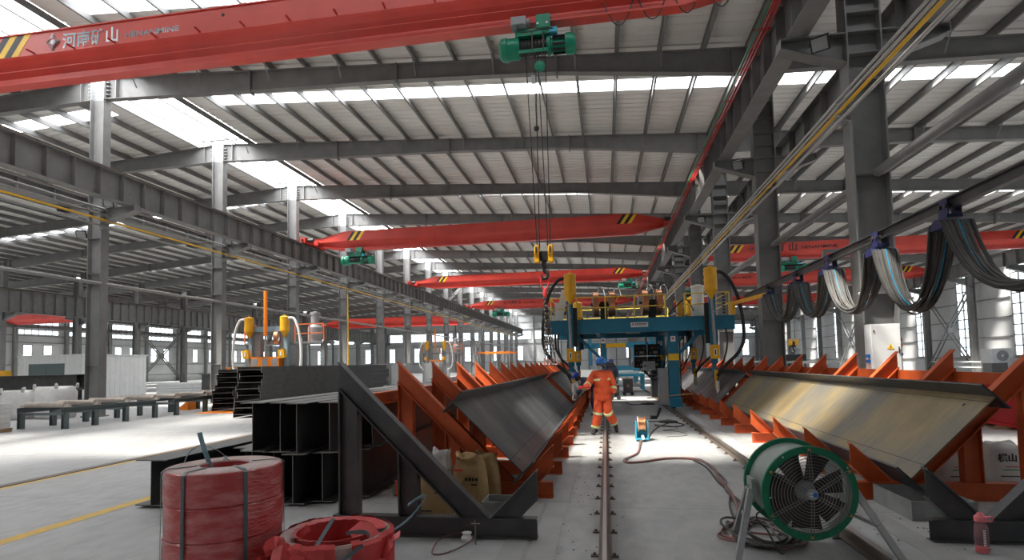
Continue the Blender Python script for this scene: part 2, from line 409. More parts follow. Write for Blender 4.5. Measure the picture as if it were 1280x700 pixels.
for k, y in enumerate(LINES):
    if y > 5:
        a = column(CA, y, .62, .36, zr(CA)-.9, 'steel_column', 'grey steel ridge column '+('behind the bulk bags' if abs(y-Y0) < 1 else ('on the camera side of the bulk bags' if y < Y0 else ORD[round((y-Y0)/S)-1]+' beyond the one behind the bulk bags')), 'columns under the ridge skylight', (2.0,5.22,5.6,7.0,8.15,8.85))
        bracket(a, CA+.31, -17.95, y, RB); bracket(a, CA-.31, -21.5, y, 8.42)
        b = column(CB, y, .66, .42, zr(CB)-.86, 'steel_column', 'grey steel column '+('carrying the white electrical cabinet' if 12 < y < 13 else ('before the one carrying the white cabinet' if y < 12 else ORD[round((y-Y0)/S)]+' beyond the one carrying the white cabinet')), 'columns beside the cable loops', (2.9,5.3,7.2,7.75,8.2,8.6,9.0,9.5,10.1))
        bracket(b, CB-.33, 3.75, y, RB); bracket(b, CB+.33, 6.9, y, RB)
        ROWS[k] = (a, b)
    if y > 20:
        c = column(CC, y, .55, .36, zr(CC)-.8, 'steel_column', 'grey steel column standing against the wall of tall windows', 'columns on the tall window wall', (5.0,7.6))
        bracket(c, CC-.28, 30.1, y, RB)
        d = column(CD, y, .7, .4, zr(CD)-.85, 'steel_column', 'dark grey steel column in the row behind the white site cabin', 'columns behind the site cabin', (3.0,6.0))
        bracket(d, CD+.35, -49.4, y, 7.05)
        column(XL+.5, y, .5, .36, zr(XL)-.7, 'steel_column', 'dark steel column on the wall with the long high window bands', 'columns on the banded window wall')

# roof beams with haunches, one for each bay on each column line
def rafter(xa, xb, y, hs, label, grp, detail, endp=True):
    # hs: list of (fraction, depth)
    t = thing('roof_beam', label, 'beam', ((xa+xb)/2, y, zr((xa+xb)/2)-.8), grp); mb = MB()
    P = [(xa+(xb-xa)*f, d) for f, d in hs]
    for (x0, d0), (x1, d1) in zip(P, P[1:]):
        z0, z1 = zr(x0), zr(x1)
        mb.prism([(x0,y-.008,z0-d0),(x1,y-.008,z1-d1),(x1,y-.008,z1),(x0,y-.008,z0)], (0,.016,0))
        mb.prism([(x0,y-.14,z0-d0),(x1,y-.14,z1-d1),(x1,y-.14,z1-d1+.02),(x0,y-.14,z0-d0+.02)], (0,.28,0))
        mb.prism([(x0,y-.14,z0-.02),(x1,y-.14,z1-.02),(x1,y-.14,z1),(x0,y-.14,z0)], (0,.28,0))
    mb.build('girder', 'steel_beam', t)
    for i, (x0, d0) in enumerate(P):
        if i in (0, len(P)-1) and endp:
            for dx in (.02, .5):
                xx = x0+dx if i == 0 else x0-dx
                MB().bb(xx-.012, xx+.012, y-.15, y+.15, zr(x0)-d0-.02, zr(x0)+.0).build('end_plate', 'steel', t)
        elif 0 < i < len(P)-1:
            MB().bb(x0-.025, x0+.025, y-.16, y+.16, zr(x0)-d0-.10, zr(x0)+.02).build('splice_plate', 'steel_beam', t)
    if detail:
        proto = None
        for j, x in enumerate(px):
            if xa+1 < x < xb-1 and j % 2 == 0:
                z = zr(x); dd = .62
                MB().bar((x+.02,y-.55,z+.12), (x,y-.1,z-dd+.12), .05, .012).build('fly_brace', 'steel_beam', t)
    return t
for k, y in enumerate(LINES):
    if y < 5: continue
    det = 12 < y < 50
    rafter(CA+.31, CB-.33, y, [(0,.90),(.26,.80),(.5,.62),(.74,.58),(1,.88)], 'grey tapered roof beam spanning above the red cranes of the middle bay', 'roof beams of the middle bay', det)
    rafter(CB+.33, CC, y, [(0,.85),(.3,.6),(.75,.58),(1,.8)], 'grey tapered roof beam above the bay with the tall windows', 'roof beams of the tall window bay', det and y > 15)
    if y > 12: rafter(CD+.35, CA-.31, y, [(0,.85),(.25,.62),(.78,.62),(1,.9)], 'grey tapered roof beam above the bay with the white site cabin', 'roof beams of the site cabin bay', False)
    if y > 19: rafter(XL+.5, CD-.35, y, [(0,.8),(.5,.6),(1,.85)], 'dark roof beam above the bay with the banded windows', 'roof beams of the banded window bay', False)
    # seat on top of the ridge columns, with its stiffeners
    mb = MB()
    if k in ROWS:
        t = ROWS[k][0]; zt = zr(CA)
        MB().ibeam((CA,y,zt-.9), (CA,y,zt), .62, .36, .022, .03, upv=(1,0,0)).build('column_head', 'galv', t)
        for z in (.25,.42,.58,.74):
            for s_ in (-1, 1):
                MB().bb(CA+s_*.31, CA+s_*.47, y-.13, y+.13, zt-z-.008, zt-z+.008).build('head_rib', 'galv', t)
        t = ROWS[k][1]; MB().ibeam((CB,y,zr(CB)-.86), (CB,y,zr(CB)-.02), .66, .36, .022, .03, upv=(1,0,0)).build('column_head', 'steel', t)

# crane runways, one girder for each bay length
def runway(x, z0, h, label, grp, y0, nstiff=0, side=1):
    proto = None
    for y in LINES:
        if y < y0 or y > YEND-1: continue
        if proto is None:
            t = thing('runway_beam', label, 'beam', (x, y, z0), grp); proto = t
            MB().ibeam((x,y+.01,z0+h/2), (x,y+S-.01,z0+h/2), h, .42, .014, .022).build('girder', 'steel_beam', t)
            MB().extr([(-.06,0),(.06,0),(.05,.02),(.02,.03),(.02,.09),(.04,.1),(.04,.13),(-.04,.13),(-.04,.1),(-.02,.09),(-.02,.03),(-.05,.02)], (x,y,z0+h), (x,y+S,z0+h), (0,0,1)).build('crane_rail', 'rail_steel', t)
            for q in range(nstiff):
                yy_ = y+S*(q+.5)/nstiff
                MB().bb(x-.2, x+.2, yy_-.006, yy_+.006, z0+.022, z0+h-.022).build('stiffener', 'steel_beam', t)
        else: dup(proto, (x, y, z0))
runway(-18.3, RB, 1.1, 'deep grey crane runway girder beside the ridge columns, on the welding gantry side', 'runway by the ridge columns', 5, 7)
runway(-52.4, 7.05, 1.15, 'dark grey crane runway girder on the banded window side of the cabin columns', 'banded bay runway', 47, 5)
runway(-74.6, 7.80, .4, 'dark grey crane runway girder along the wall of banded windows', 'banded wall runway', 47, 5)
runway(-21.15, 8.42, .53, 'grey crane runway girder beside the ridge columns, on the site cabin side', 'cabin bay runway by the ridge columns', 5, 5)
runway(4.08, RB, 1.1, 'deep grey crane runway girder carrying the red conductor bars', 'runway with conductor bars', 5, 7)
runway(6.55, RB, 1.1, 'grey crane runway girder behind the column row of the cable loops', 'window bay runway by the cable loops', 5, 5)
runway(30.45, RB, 1.1, 'grey crane runway girder along the wall of tall windows', 'runway along tall windows', 26, 5)
runway(-49.7, 7.05, 1.9, 'dark grey crane runway girder crossing behind the white site cabin', 'runway behind the site cabin', 33, 7)
# ties between the columns
pt = None
for y in LINES:
    if 4 < y < YEND-1:
        for x, z, r_, lab, grp in ((5.45, 5.32, .095, 'thick grey tie tube on the cable loop columns, '+('starting at the cabinet column' if 12 < y < 13 else ('ending at the cabinet column' if y < 12 else ORD[round((y-Y0)/S)]+' bay beyond the cabinet column')), 'ties beside the cable loops'), (-19.45, 5.2, .065, 'thin grey tie tube on the ridge columns, '+('starting behind the bulk bags' if abs(y-Y0) < 1 else (['far before','just before'][y > 8]+' the bulk bags' if y < Y0 else ORD[round((y-Y0)/S)-1]+' bay beyond the bulk bags')), 'ties between ridge columns')):
            tag(MB().cyl((x,y+.1,z), (x,y+S-.1,z), r_, 14).build('tie_tube', 'pipe' if x < 0 else 'steel', smooth=True), lab, 'tube', grp)
# pipes along the columns
def pipe_run(x, z, r_, m, lab):
    tag(MB().cyl((x,4,z), (x,YEND-2,z), r_, 10).build('pipe', m, smooth=True), lab, 'pipe')
for z, m, lab in ((6.87,'pipe','thin silver pipe, topmost on the brackets of the cable loop columns'), (6.75,'pipe','thin silver pipe just above the yellow one on the cable loop columns'), (6.62,'pipe_yellow','yellow gas pipe on the brackets of the cable loop columns'), (6.43,'pipe','thicker silver pipe below the yellow one on the cable loop columns')):
    pipe_run(4.82, z, .026 if m == 'pipe' and z > 6.5 else .034, 'pipe_lit' if m == 'pipe' else m, lab)
for z, m, lab in ((8.1,'pipe','thin silver pipe, topmost beside the ridge columns'), (7.88,'pipe','thin silver pipe just above the yellow one beside the ridge columns'), (7.67,'pipe_yellow','yellow gas pipe running beside the ridge columns'), (7.42,'pipe','silver pipe below the yellow one beside the ridge columns')):
    pipe_run(-19.2, z, .04, m, lab)
for k, y in enumerate(LINES):
    if k in ROWS and y < 80:
        a, b = ROWS[k]
        mb = MB().bb(4.86, 4.99, y-.03, y+.03, 6.36, 6.95)
        for z in (6.87,6.75,6.62,6.43): mb.bb(4.78, 4.87, y-.04, y+.04, z-.055, z-.036)
        mb.build('pipe_bracket', 'galv', b)
        mb = MB().bb(-19.41, -19.15, y-.3, y-.24, 7.3, 7.36).bb(-19.41, -19.36, y-.3, y-.18, 7.3, 8.2)
        for z in (8.1,7.88,7.67,7.42): mb.bb(-19.36, -19.15, y-.3, y-.24, z-.06, z-.04)
        mb.build('pipe_bracket', 'steel', a)
# two pipes dropping down the nearest cable loop column
tag(MB().cyl((4.92,11.9,2.4),(4.92,11.9,6.3),.018,10).cyl((4.92,11.9,6.3),(4.83,12.0,6.40),.018,8).build('drop_pipe','pipe',smooth=True),'silver pipe dropping down the column beside the white cabinet','pipe')
tag(MB().cyl((-19.3,41.0-.35+.05,0),(-19.3,40.7,7.62),.05,10).cyl((-19.3,40.7,7.62),(-19.2,40.7,7.67),.05,8).build('drop_pipe','pipe_yellow',smooth=True),'yellow gas pipe dropping down a ridge column to the floor','pipe')
# conductor bars on the runway
t = thing('conductor_bars', 'bundle of red conductor bars and one green along the runway girder', 'conductor rail', (3.85, 5, 8.9))
for i, (m, dx, dz) in enumerate((('conduct_red',0,0),('conduct_red',-.07,0),('conduct_red',-.14,0),('conduct_green',-.21,0))):
    MB().bar((3.80+dx,5,9.02+dz), (3.80+dx,YEND-2,9.02+dz), .028, .05).build('conductor_bar', m, t)
y = 6.0
while y < 70:
    MB().bb(3.55, 3.90, y-.02, y+.02, 9.05, 9.09).build('bar_hanger', 'conduct_red', t); y += 1.79
# floodlights on the columns
def flood(x, y, z, sx, label, grp=None):
    t = thing('floodlight', label, 'floodlight', (x, y, z), grp)
    rot = Matrix.Rotation(R(30*sx), 3, 'Z') @ Matrix.Rotation(R(35), 3, 'X')
    c = Vector((x, y, z))
    def bx(o, d): return MB().box(c+rot@Vector(o), d, rot)
    bx((0,.05,0), (.34,.07,.30)).build('housing', 'black', t)
    bx((0,.005,0), (.28,.03,.24)).build('glass', 'lamp_glass', t)
    mb = MB()
    for q in range(5): mb.box(c+rot@Vector((-.12+.06*q,.11,0)), (.015,.06,.26), rot)
    mb.build('cooling_fins', 'black', t)
    MB().tube([c+rot@Vector((-.19,.03,0)), c+rot@Vector((-.19,.17,.05)), c+rot@Vector((.19,.17,.05)), c+rot@Vector((.19,.03,0))], .012, 6).build('yoke', 'black', t)
for y in LINES[3:10]:
    if y > 10:
        flood(4.42, y-.36, RB-.30, -1, 'black floodlight on the '+('cabinet column' if y < 13 else ORD[round((y-Y0)/S)]+' column beyond the cabinet column'), 'floodlights on the cable loop columns')
        flood(-18.9, y-.4, RB-.35+.4, 1, 'black floodlight on the '+('ridge column before the bulk bags' if y < Y0-1 else ('ridge column behind the bulk bags, just under the runway' if y < Y0+1 else ORD[round((y-Y0)/S)-1]+' ridge column beyond the bulk bags')), 'floodlights on the ridge columns')
tag_l = flood(-20.1, 19.0, 7.12, 1, 'black floodlight hanging low on the ridge column behind the bulk bags')

# walls with openings
def wall(name, axis, c, u0, u1, z1, holes, top=None):
    us = sorted({u0, u1, *[h[0] for h in holes], *[h[1] for h in holes]}); zs = sorted({0, z1, *[h[2] for h in holes], *[h[3] for h in holes]})
    mb = MB(); P = (lambda u, z: (c, u, z)) if axis == 'x' else (lambda u, z: (u, c, z))
    for a, b in zip(us, us[1:]):
        for d, e in zip(zs, zs[1:]):
            m, n = (a+b)/2, (d+e)/2
            if any(h[0] < m < h[1] and h[2] < n < h[3] for h in holes): continue
            mb.add([P(a,d),P(b,d),P(b,e),P(a,e)], [(0,1,2,3)])
    return struct(mb.build(name, 'wall_sheet', org=P((u0+u1)/2, 0)))
WN = [0]
def window(axis, c, u0, u1, z0, z1, nu, nz, d):
    WN[0] += 1; P = (lambda u, z, q=0: Vector((c+q, u, z))) if axis == 'x' else (lambda u, z, q=0: Vector((u, c+q, z)))
    mb = MB(); fwid = .06
    for u in (u0+.03, u1-.03): mb.bar(P(u,z0), P(u,z1), .08)
    for z in (z0+.03, z1-.03): mb.bar(P(u0,z), P(u1,z), .08)
    o = struct(mb.build('window_%d' % WN[0], 'steel', org=P((u0+u1)/2, z0)))
    mb = MB()
    for i in range(1, nu): u = u0+(u1-u0)*i/nu; mb.bar(P(u,z0), P(u,z1), .09)
    for i in range(1, nz): z = z0+(z1-z0)*i/nz; mb.bar(P(u0,z), P(u1,z), .09)
    mb.build('glazing_bars', 'steel', o)
    return o, P
def panes(o, P, u0, u1, z0, z1, nu, nz):
    du, dz = (u1-u0)/nu, (z1-z0)/nz; first = None; base = wloc(o)
    for i in range(nu):
        for j in range(nz):
            a = P(u0+du*i, z0+dz*j)
            if first is None: first = MB().add([a, P(u0+du*(i+1), z0+dz*j), P(u0+du*(i+1), z0+dz*(j+1)), P(u0+du*i, z0+dz*(j+1))], [(0,1,2,3)]).build('pane', 'glass', o); a0 = a
            else: share(first, a-a0)
wy = [50.55+7.2*k for k in range(-9, 11)]
WR = [(y-.95, y+.95, 1.4, 8.9) for y in wy]
wr = wall('wall_right', 'x', XR, YB, YE, zr(XR)+.3, WR)
for h in WR:
    if h[0] > 24: o, P = window('x', XR, *h, 2, 9, -1); panes(o, P, *h, 2, 9)
WL = []
for k, y in enumerate(LINES[:-1]):
    if y < 18: continue
    WL += [(y+.6, y+6.4, 8.25, 9.3), (y+.6, y+6.4, 7.05, 7.75), (y+1.4, y+2.7, 3.3, 5.7), (y+4.2, y+5.5, 3.3, 5.7)]
wl = wall('wall_left', 'x', XL, YB, YE, zr(XL)+.3, WL)
for h in WL:
    if h[0] > 54:
        n = 6 if h[1]-h[0] > 3 else 1; o, P = window('x', XL, *h, n, 1 if n > 1 else 2, 1)
        MB().add([P(h[0],h[2]),P(h[1],h[2]),P(h[1],h[3]),P(h[0],h[3])], [(0,1,2,3)]).build('pane', 'glass', o)
WE = []
x = -70.0
while x < 28:
    WE += [(x, x+5.2, 7.1, 9.0), (x+1.9, x+3.3, 2.4, 5.7)]; x += 6.05
we = wall('wall_far', 'y', YE, XL, XR, 14.0, WE)
for h in WE:
    n = 5 if h[1]-h[0] > 3 else 2; o, P = window('y', YE, *h, n, 2 if n > 2 else 4, -1)
    MB().add([P(h[0],h[2]),P(h[1],h[2]),P(h[1],h[3]),P(h[0],h[3])], [(0,1,2,3)]).build('pane', 'glass', o)
wall('wall_back', 'y', YB, XL, XR, 14.0, [])
# girts and ribs on the walls
for z in (1.25, 3.0, 4.6, 6.2, 7.8, 9.2):
    MB().bb(XR-.12, XR-.02, YB, YE, z-.04, z+.04).build('wall_girt', 'steel', wr) if z < 1.3 or z > 9 else [MB().bb(XR-.12, XR-.02, a+1.05, b-1.05, z-.04, z+.04).build('wall_girt', 'steel', wr) for a, b in zip(wy, wy[1:]) if a > 24]
for z in (1.2, 3.0, 6.0, 6.9, 7.9, 9.5): MB().bb(XL+.02, XL+.14, YB, YE, z-.05, z+.05).build('wall_girt', 'steel', wl)
for z in (2.1, 6.2, 9.4, 11): MB().bb(XL, XR, YE-.12, YE-.02, z-.05, z+.05).build('wall_girt', 'steel', we)
for k in range(17): MB().bb(XL+6.05*k+5.7, XL+6.05*k+5.95, YE-.3, YE-.02, 0, 12.2).build('wall_post', 'steel', we)
# cross bracing between columns
def brace(x, y0, y1, z0, z1, label, grp, d=.12):
    y0, y1 = y0+.22, y1-.22
    t = thing('cross_brace', label, 'brace', (x, (y0+y1)/2, z0), grp)
    for a, b in (((x,y0,z0),(x,y1,z1)), ((x,y0,z1),(x,y1,z0))): 
        for s_ in (-.16, .16): MB().bar(Vector(a)+Vector((s_,0,0)), Vector(b)+Vector((s_,0,0)), d*.6, d).build('brace_angle', 'steel', t)
    MB().bb(x-.2, x+.2, (y0+y1)/2-.25, (y0+y1)/2+.25, (z0+z1)/2-.25, (z0+z1)/2+.29).build('gusset_plate', 'steel', t)
brace(CC, LINES[13]-.0, LINES[14], .5, 7.2, 'grey steel cross brace between columns before the tall windows', 'cross braces')
brace(CC, LINES[10], LINES[11], .5, 7.2, 'grey steel cross brace between columns near the air unit', 'cross braces')
brace(CD, LINES[10], LINES[11], .6, 6.4, 'dark steel cross brace between columns beyond the site cabin', 'cross braces beyond the cabin')
brace(CD, LINES[10], LINES[11], 8.4, 11.0, 'dark steel cross brace high up between columns beyond the site cabin', 'cross braces beyond the cabin')
brace(CA, LINES[14], LINES[15], .5, 7.6, 'grey steel cross brace between far ridge columns', 'far cross braces')
brace(CA, LINES[12], LINES[13], 9.6, 12.2, 'grey steel cross brace above the runway between ridge columns', 'far cross braces')
# ------------------------------------------------------------------ overhead cranes
GP = [(.15,0),(.15,.035),(.022,.075),(.022,.22),(.20,.44),(.27,.56),(.29,.62),(.29,1.17),(.32,1.17),(.32,1.2)]
GP = GP+[(-a, b) for a, b in reversed(GP)]
def girder(mb, x0, x1, y, zb, h):
    secs = [(x0, .42, .80), (x0+.5, .30, .84), (x0+2.0, .0, 1.2), (x1-2.0, 0, 1.2), (x1-.5, .30, .84), (x1, .42, .80)]
    n = len(GP); V = []; F = []
    for x, lo, hi in secs: V += [(x, y+a, zb+(lo+(hi-lo)*b/1.2)*h/1.2) for a, b in GP]
    for i in range(len(secs)-1): F += [(i*n+k, i*n+(k+1)%n, (i+1)*n+(k+1)%n, (i+1)*n+k) for k in range(n)]
    F += [tuple(range(n)), tuple(range((len(secs)-1)*n, len(secs)*n))]
    return mb.add(V, F)
def crane(x0, x1, y, zb, label, h=1.2, letters=None, lsize=.42, stripes=True, pins=False, sx=2.4, lm='print_black', group=None, zc=9.46):
    t = thing('overhead_crane', label, 'crane', ((x0+x1)/2, y, zb), group)
    g = girder(MB(), x0+.26, x1-.26, y, zb, h).build('girder', 'crane_red', t)
    k = h/1.2
    for xe, s_ in ((x0, -1), (x1, 1)):
        e = MB().bb(xe-.16, xe+.16, y-1.35, y+1.35, zc, zc+.34).build('end_carriage', 'crane_red', t)
        MB().bb(min(xe-s_*.16, xe-s_*.5), max(xe-s_*.16, xe-s_*.5), y-.36, y+.36, zc+.02, zc+.30).build('joint_plate', 'crane_red', e)
        for dy in (-1.05, 1.05):
            MB().cyl((xe-.05,y+dy,zc+.10),(xe+.05,y+dy,zc+.10),.12,14).build('wheel', 'black', e)
        MB().cyl((xe-s_*.2,y-1.0,zc+.20),(xe-s_*.55,y-1.0,zc+.20),.11,12).build('drive_motor', 'crane_black', e)
        MB().bb(xe-.06, xe+.06, y-1.47, y-1.35, zc+.10, zc+.24).build('buffer', 'rubber', e)
    if stripes:
        for xs_ in (x0+sx, x1-sx-.8):
            for q in range(4):
                xa = xs_+q*.21; zl, zh = zb+.63*k, zb+1.165*k; sk = .38
                MB().prism([(xa,y-.292*1,zl),(xa+.2,y-.292,zl),(xa+.2+sk,y-.292,zh),(xa+sk,y-.292,zh)], (0,-.003,0)).build('warning_stripe', 'crane_yellow' if q % 2 else 'crane_black', g)
    if letters:
        lx, zc = letters
        c = Vector((lx, y-.293, zb+.88*k)); s_ = lsize
        for rr in (.5, .34): 
            P = [c+Vector((math.cos(a)*s_*rr, 0, math.sin(a)*s_*rr*1.1)) for a in (0, math.pi/2, math.pi, 1.5*math.pi)]
            MB().tube(P, .018, 4, closed=True).build('logo_diamond', lm, g)
        for a in (0, 45, 90, 135):
            d = Vector((math.cos(R(a)), 0, math.sin(R(a))))*s_*.2; MB().bar(c-d, c+d, .02, .02, (0,1,0)).build('logo_mark', lm, g)
        text('河南矿山', s_*1.08, c+Vector((s_*.7,0,-s_*.42)), (R(90),0,0), lm, g, 'lettering', xs=.98)
        text('HENANMINE', s_*.5, c+Vector((s_*5.3,0,-s_*.32)), (R(90),0,0), lm, g, 'lettering', xs=1.35)
    if pins:
        p = None; x = x0+2.2
        while x < x1-2:
            MB().bar((x,y-.29,zb+.66),(x+.03,y-.52,zb+.64),.035,.03).build('cable_pin', 'conduct_red', t); x += 1.15
        MB().tube([(x0+2.2+i*.5, y-.2, zb+.30) for i in range(int((x1-x0-4)/.5))], .012, 6).build('guide_wire', 'crane_red', t)
        for xh in (-8.6, -5.2, -3.0, 1.0): MB().cyl((xh,y-.295,zb+1.0),(xh,y-.29,zb+1.0),.045,12).build('bolt_hole', 'black', t)
    return t
ZB = 9.02; CY1 = 11.95
c1 = crane(-18.3, 4.08, CY1, ZB, 'red overhead crane whose green hoist carries the chain hook', letters=(-13.25, 0), lsize=.38, pins=True, lm='logo_grey', sx=3.2)
mb = None
for i in range(5):
    xa = .2+i*.72; wd = .62-.05*i
    P = [(xa+wd*u, CY1-.1, ZB+.3-(.55-.05*i)*4*u*(1-u)) for u in [q/10 for q in range(11)]]
    MB().tube(P, .014, 6).build('festoon_loop', 'cable_dark', c1)
crane(-18.3, 4.08, 33.7, ZB+.03, 'red overhead crane next beyond the one with the chain hook', h=1.22)
crane(-18.3, 4.08, 53.0, ZB+.1, 'red overhead crane over the far end of the welding gantry, with a looped cable festoon', h=1.15)
crane(-18.3, 4.08, 76.0, ZB+.1, 'most distant red overhead crane of the gantry bay', letters=(-13.2, 0), lsize=.45, stripes=True)
crane(6.55, 30.45, 43.2, ZB-.32, 'bright red overhead crane in front of the tall windows with black lettering', letters=(10.7, 0), lsize=.62)
crane(6.55, 30.45, 58.0, ZB-.3, 'red overhead crane behind the lettered one in the tall window bay', letters=(9.6, 0), lsize=.5)
crane(6.55, 30.45, 79.0, ZB-.3, 'most distant red overhead crane of the tall window bay')
crane(-49.7, -21.15, 96.0, 8.65, 'wide red overhead crane seen between the ridge columns', h=1.7, zc=9.09)
crane(-74.6, -52.4, 60.0, 7.95, 'orange red crane in the bay of the banded windows', h=1.2, stripes=False, zc=8.34)
# hoists
def hoist(x, y, zb, label, sc=1.0, group=None, mir=1):
    t = thing('hoist', label, 'hoist', (x, y, zb-1.0*sc), group)
    def X(u): return x+mir*u*sc
    z = lambda q: zb+q*sc
    yf = y-.0
    # drum unit
    MB().cyl((X(-.30),yf,z(-.52)), (X(.36),yf,z(-.52)), .19*sc, 20).build('drum', 'crane_black', t, True)
    d = MB()
    for q in range(8): u = -.26+q*.075; d.lathe([(.192*sc,-.012*sc),(.205*sc,0),(.192*sc,.012*sc)], (X(u),yf,z(-.52)), (1,0,0), 20)
    d.build('rope_winding', 'chain', t, True)
    for a, b, nm in ((-.82,-.32,'gear_case'),):
        MB().lathe([(.0,-.001),(.20*sc,0),(.27*sc,.06*sc),(.28*sc,.18*sc),(.25*sc,.2*sc),(.25*sc,.46*sc),(.22*sc,.5*sc),(0,.501*sc)], (X(-.82),yf,z(-.52)), (mir,0,0), 18).build(nm, 'green', t, True)
    MB().lathe([(0,-.001),(.23*sc,0),(.23*sc,.08*sc),(.17*sc,.1*sc),(.17*sc,.42*sc),(.24*sc,.44*sc),(.25*sc,.6*sc),(.2*sc,.68*sc),(0,.69*sc)], (X(.34),yf,z(-.52)), (mir,0,0), 18).build('motor', 'green', t, True)
    f = MB()
    for q in range(9): a = q/9*2*math.pi; f.box((X(.62),yf+math.cos(a)*.19*sc,z(-.52)+math.sin(a)*.19*sc), (.3*sc,.03*sc,.06*sc), Matrix.Rotation(-a+math.pi/2, 3, 'X'))
    f.build('motor_fins', 'crane_black', t)
    MB().bb(X(-.34), X(.36), y-.23*sc, y-.19*sc, z(-.75), z(-.68)).bb(X(-.34), X(.36), y-.23*sc, y+.23*sc, z(-.34), z(-.28)).build('frame_bar', 'green', t)
    for u in (.0, .26): MB().bb(X(u)-.015, X(u)+.015, y-.24*sc, y-.2*sc, z(-.72), z(-.28)).build('rope_guide', 'chain', t)
    # trolley
    MB().bb(X(-.42), X(.42), y-.16*sc, y+.16*sc, z(-.30), z(-.14)).build('trolley_frame', 'green', t)
    for s_ in (-1, 1):
        p = MB().bb(X(.10), X(.44), y+s_*.20*sc-.015, y+s_*.20*sc+.015, z(-.16), z(.16)).build('side_plate', 'green', t)
        for u in (.17, .38): MB().cyl((X(u),y+s_*.21*sc,z(.08)),(X(u),y+s_*.06*sc,z(.08)),.075*sc,14).build('trolley_wheel', 'chain', p)
        for u in (.14, .36): MB().cyl((X(u),y+s_*.215*sc,z(-.08)),(X(u),y+s_*.25*sc,z(-.08)),.03*sc,8).build('bolt', 'chrome', p)
    MB().bb(X(-.50), X(-.14), y-.30*sc, y-.02, z(-.10), z(.12)).bb(X(-.47), X(-.17), y-.32*sc, y-.30*sc, z(-.08), z(.10)).cyl((X(-.14),y-.16*sc,z(.01)),(X(-.06),y-.16*sc,z(.01)),.09*sc,12).build('travel_motor', 'grey', t)
    MB().bb(X(.42), X(.60), y-.28*sc, y-.1*sc, z(-.34), z(-.22)).build('terminal_box', 'lblue', t)
    MB().tube(spline([(X(-.35),y-.3*sc,z(-.1)),(X(-.3),y-.33*sc,z(-.28)),(X(0),y-.33*sc,z(-.31)),(X(.3),y-.3*sc,z(-.24)),(X(.5),y-.28*sc,z(-.26))]), .014*sc, 6).build('power_cable', 'cable_dark', t)
    return t
h1 = hoist(-1.33, CY1, ZB, 'green electric hoist under the crane, with long ropes to the chain hook', .9)
MB().lathe([(.0,-.06),(.1,-.05),(.12,0),(.1,.05),(0,.06)], (-1.2,CY1-.05,ZB-.93), (0,1,0), 16).build('sheave', 'green', h1, True)
HX, HZ = -1.22, 4.12
rp = MB()
for dx, top in ((-.14,-.32),(-.09,-.05),(.09,.0),(.14,.22)): rp.cyl((-1.25+top*.8,CY1,ZB-.55), (HX+dx,CY1,HZ), .011, 6)
rp.build('wire_rope', 'chain', h1)
MB().cyl((-1.32,CY1-.1,ZB-.7),(-1.30,CY1-.1,6.75),.008,5).build('limit_wire', 'chain', h1)
MB().lathe([(0,-.06),(.05,-.04),(.06,0),(.05,.04),(0,.06)], (-1.30,CY1-.1,6.7), (0,0,1), 12).build('limit_weight', 'black', h1, True)
MB().bb(-1.38,-1.3,CY1-.13,CY1-.07,ZB-1.32,ZB-1.15).build('limit_switch','galv',h1)
# hook block
t = thing('hook_block', 'hook block with two yellow sheave guards hanging on the wire ropes', 'hook', (HX, CY1, 3.5))
for s_ in (-1, 1):
    g = MB().lathe([(.0,-.05),(.14,-.05),(.165,-.03),(.165,.03),(.14,.05),(0,.05)], (HX+s_*.145,CY1,HZ-.08), (1,0,0), 18)
    g = g.bb(HX+s_*.145-.05, HX+s_*.145+.05, CY1-.12, CY1+.12, HZ-.30, HZ-.08).build('sheave_guard', 'yellow', t, True)
    MB().bb(HX+s_*.145-.018, HX+s_*.145+.018, CY1-.171, CY1-.16, HZ-.12, HZ+.02).build('guard_slot', 'black', g)
MB().bb(HX-.09, HX+.09, CY1-.07, CY1+.07, HZ-.26, HZ-.08).bb(HX-.05, HX+.05, CY1-.05, CY1+.05, HZ-.38, HZ-.26).build('yoke', 'black', t)
P = [(HX,CY1,HZ-.36),(HX,CY1,HZ-.47),(HX+.06,CY1,HZ-.53),(HX+.05,CY1,HZ-.62),(HX-.03,CY1,HZ-.64),(HX-.08,CY1,HZ-.57)]
MB().tube(spline(P), [.04]*25+[.02]*6, 10).build('hook', 'black', t, True)
# chain sling
t = thing('chain_sling', 'four-leg chain sling on a red ring hanging from the hook block', 'chain', (HX, CY1, 1.7))
zt = HZ-.62
MB().tube([(HX+.085*math.cos(a),CY1,zt-.08+.17*math.sin(a)) for a in [q/16*2*math.pi for q in range(16)]], .017, 8, closed=True).build('master_ring', 'print_red', t, True)
MB().lathe([(0,-.1),(.03,-.09),(.055,0),(.03,.08),(0,.09)], (HX,CY1,zt-.33), n=10).build('coupling', 'print_red', t, True)
link = None
def link_mesh(): 
    m = MB(); m.tube([(math.cos(a)*.022, 0, math.sin(a)*.045+(.02 if math.sin(a) > 0 else -.02)) for a in [q/8*2*math.pi for q in range(8)]], .0085, 5, closed=True); return m
for dx, dy in ((-.03,-.05),(.03,-.05),(.10,.04),(.17,.03)):
    mb = MB(); z = zt-.40; i = 0; ztop = z; zbot = 1.82
    while z > zbot:
        f = (ztop-z)/(ztop-zbot); o = Vector((HX+dx*f, CY1+dy*f, z)); q = link_mesh(); rr = Matrix.Rotation(R(90*(i % 2)+30), 3, 'Z')
        mb.add([o+rr@p for p in q.v], q.f); z -= .083; i += 1
    c_ = mb.build('chain_leg', 'chain', t)
    e = Vector((HX+dx, CY1+dy, zbot-.02))
    MB().tube(spline([e, e+Vector((0,0,-.05)), e+Vector((.05,0,-.09)), e+Vector((.04,0,-.15)), e+Vector((-.03,0,-.15))]), .02, 8).build('clamp_hook', 'cable_red', c_, True)
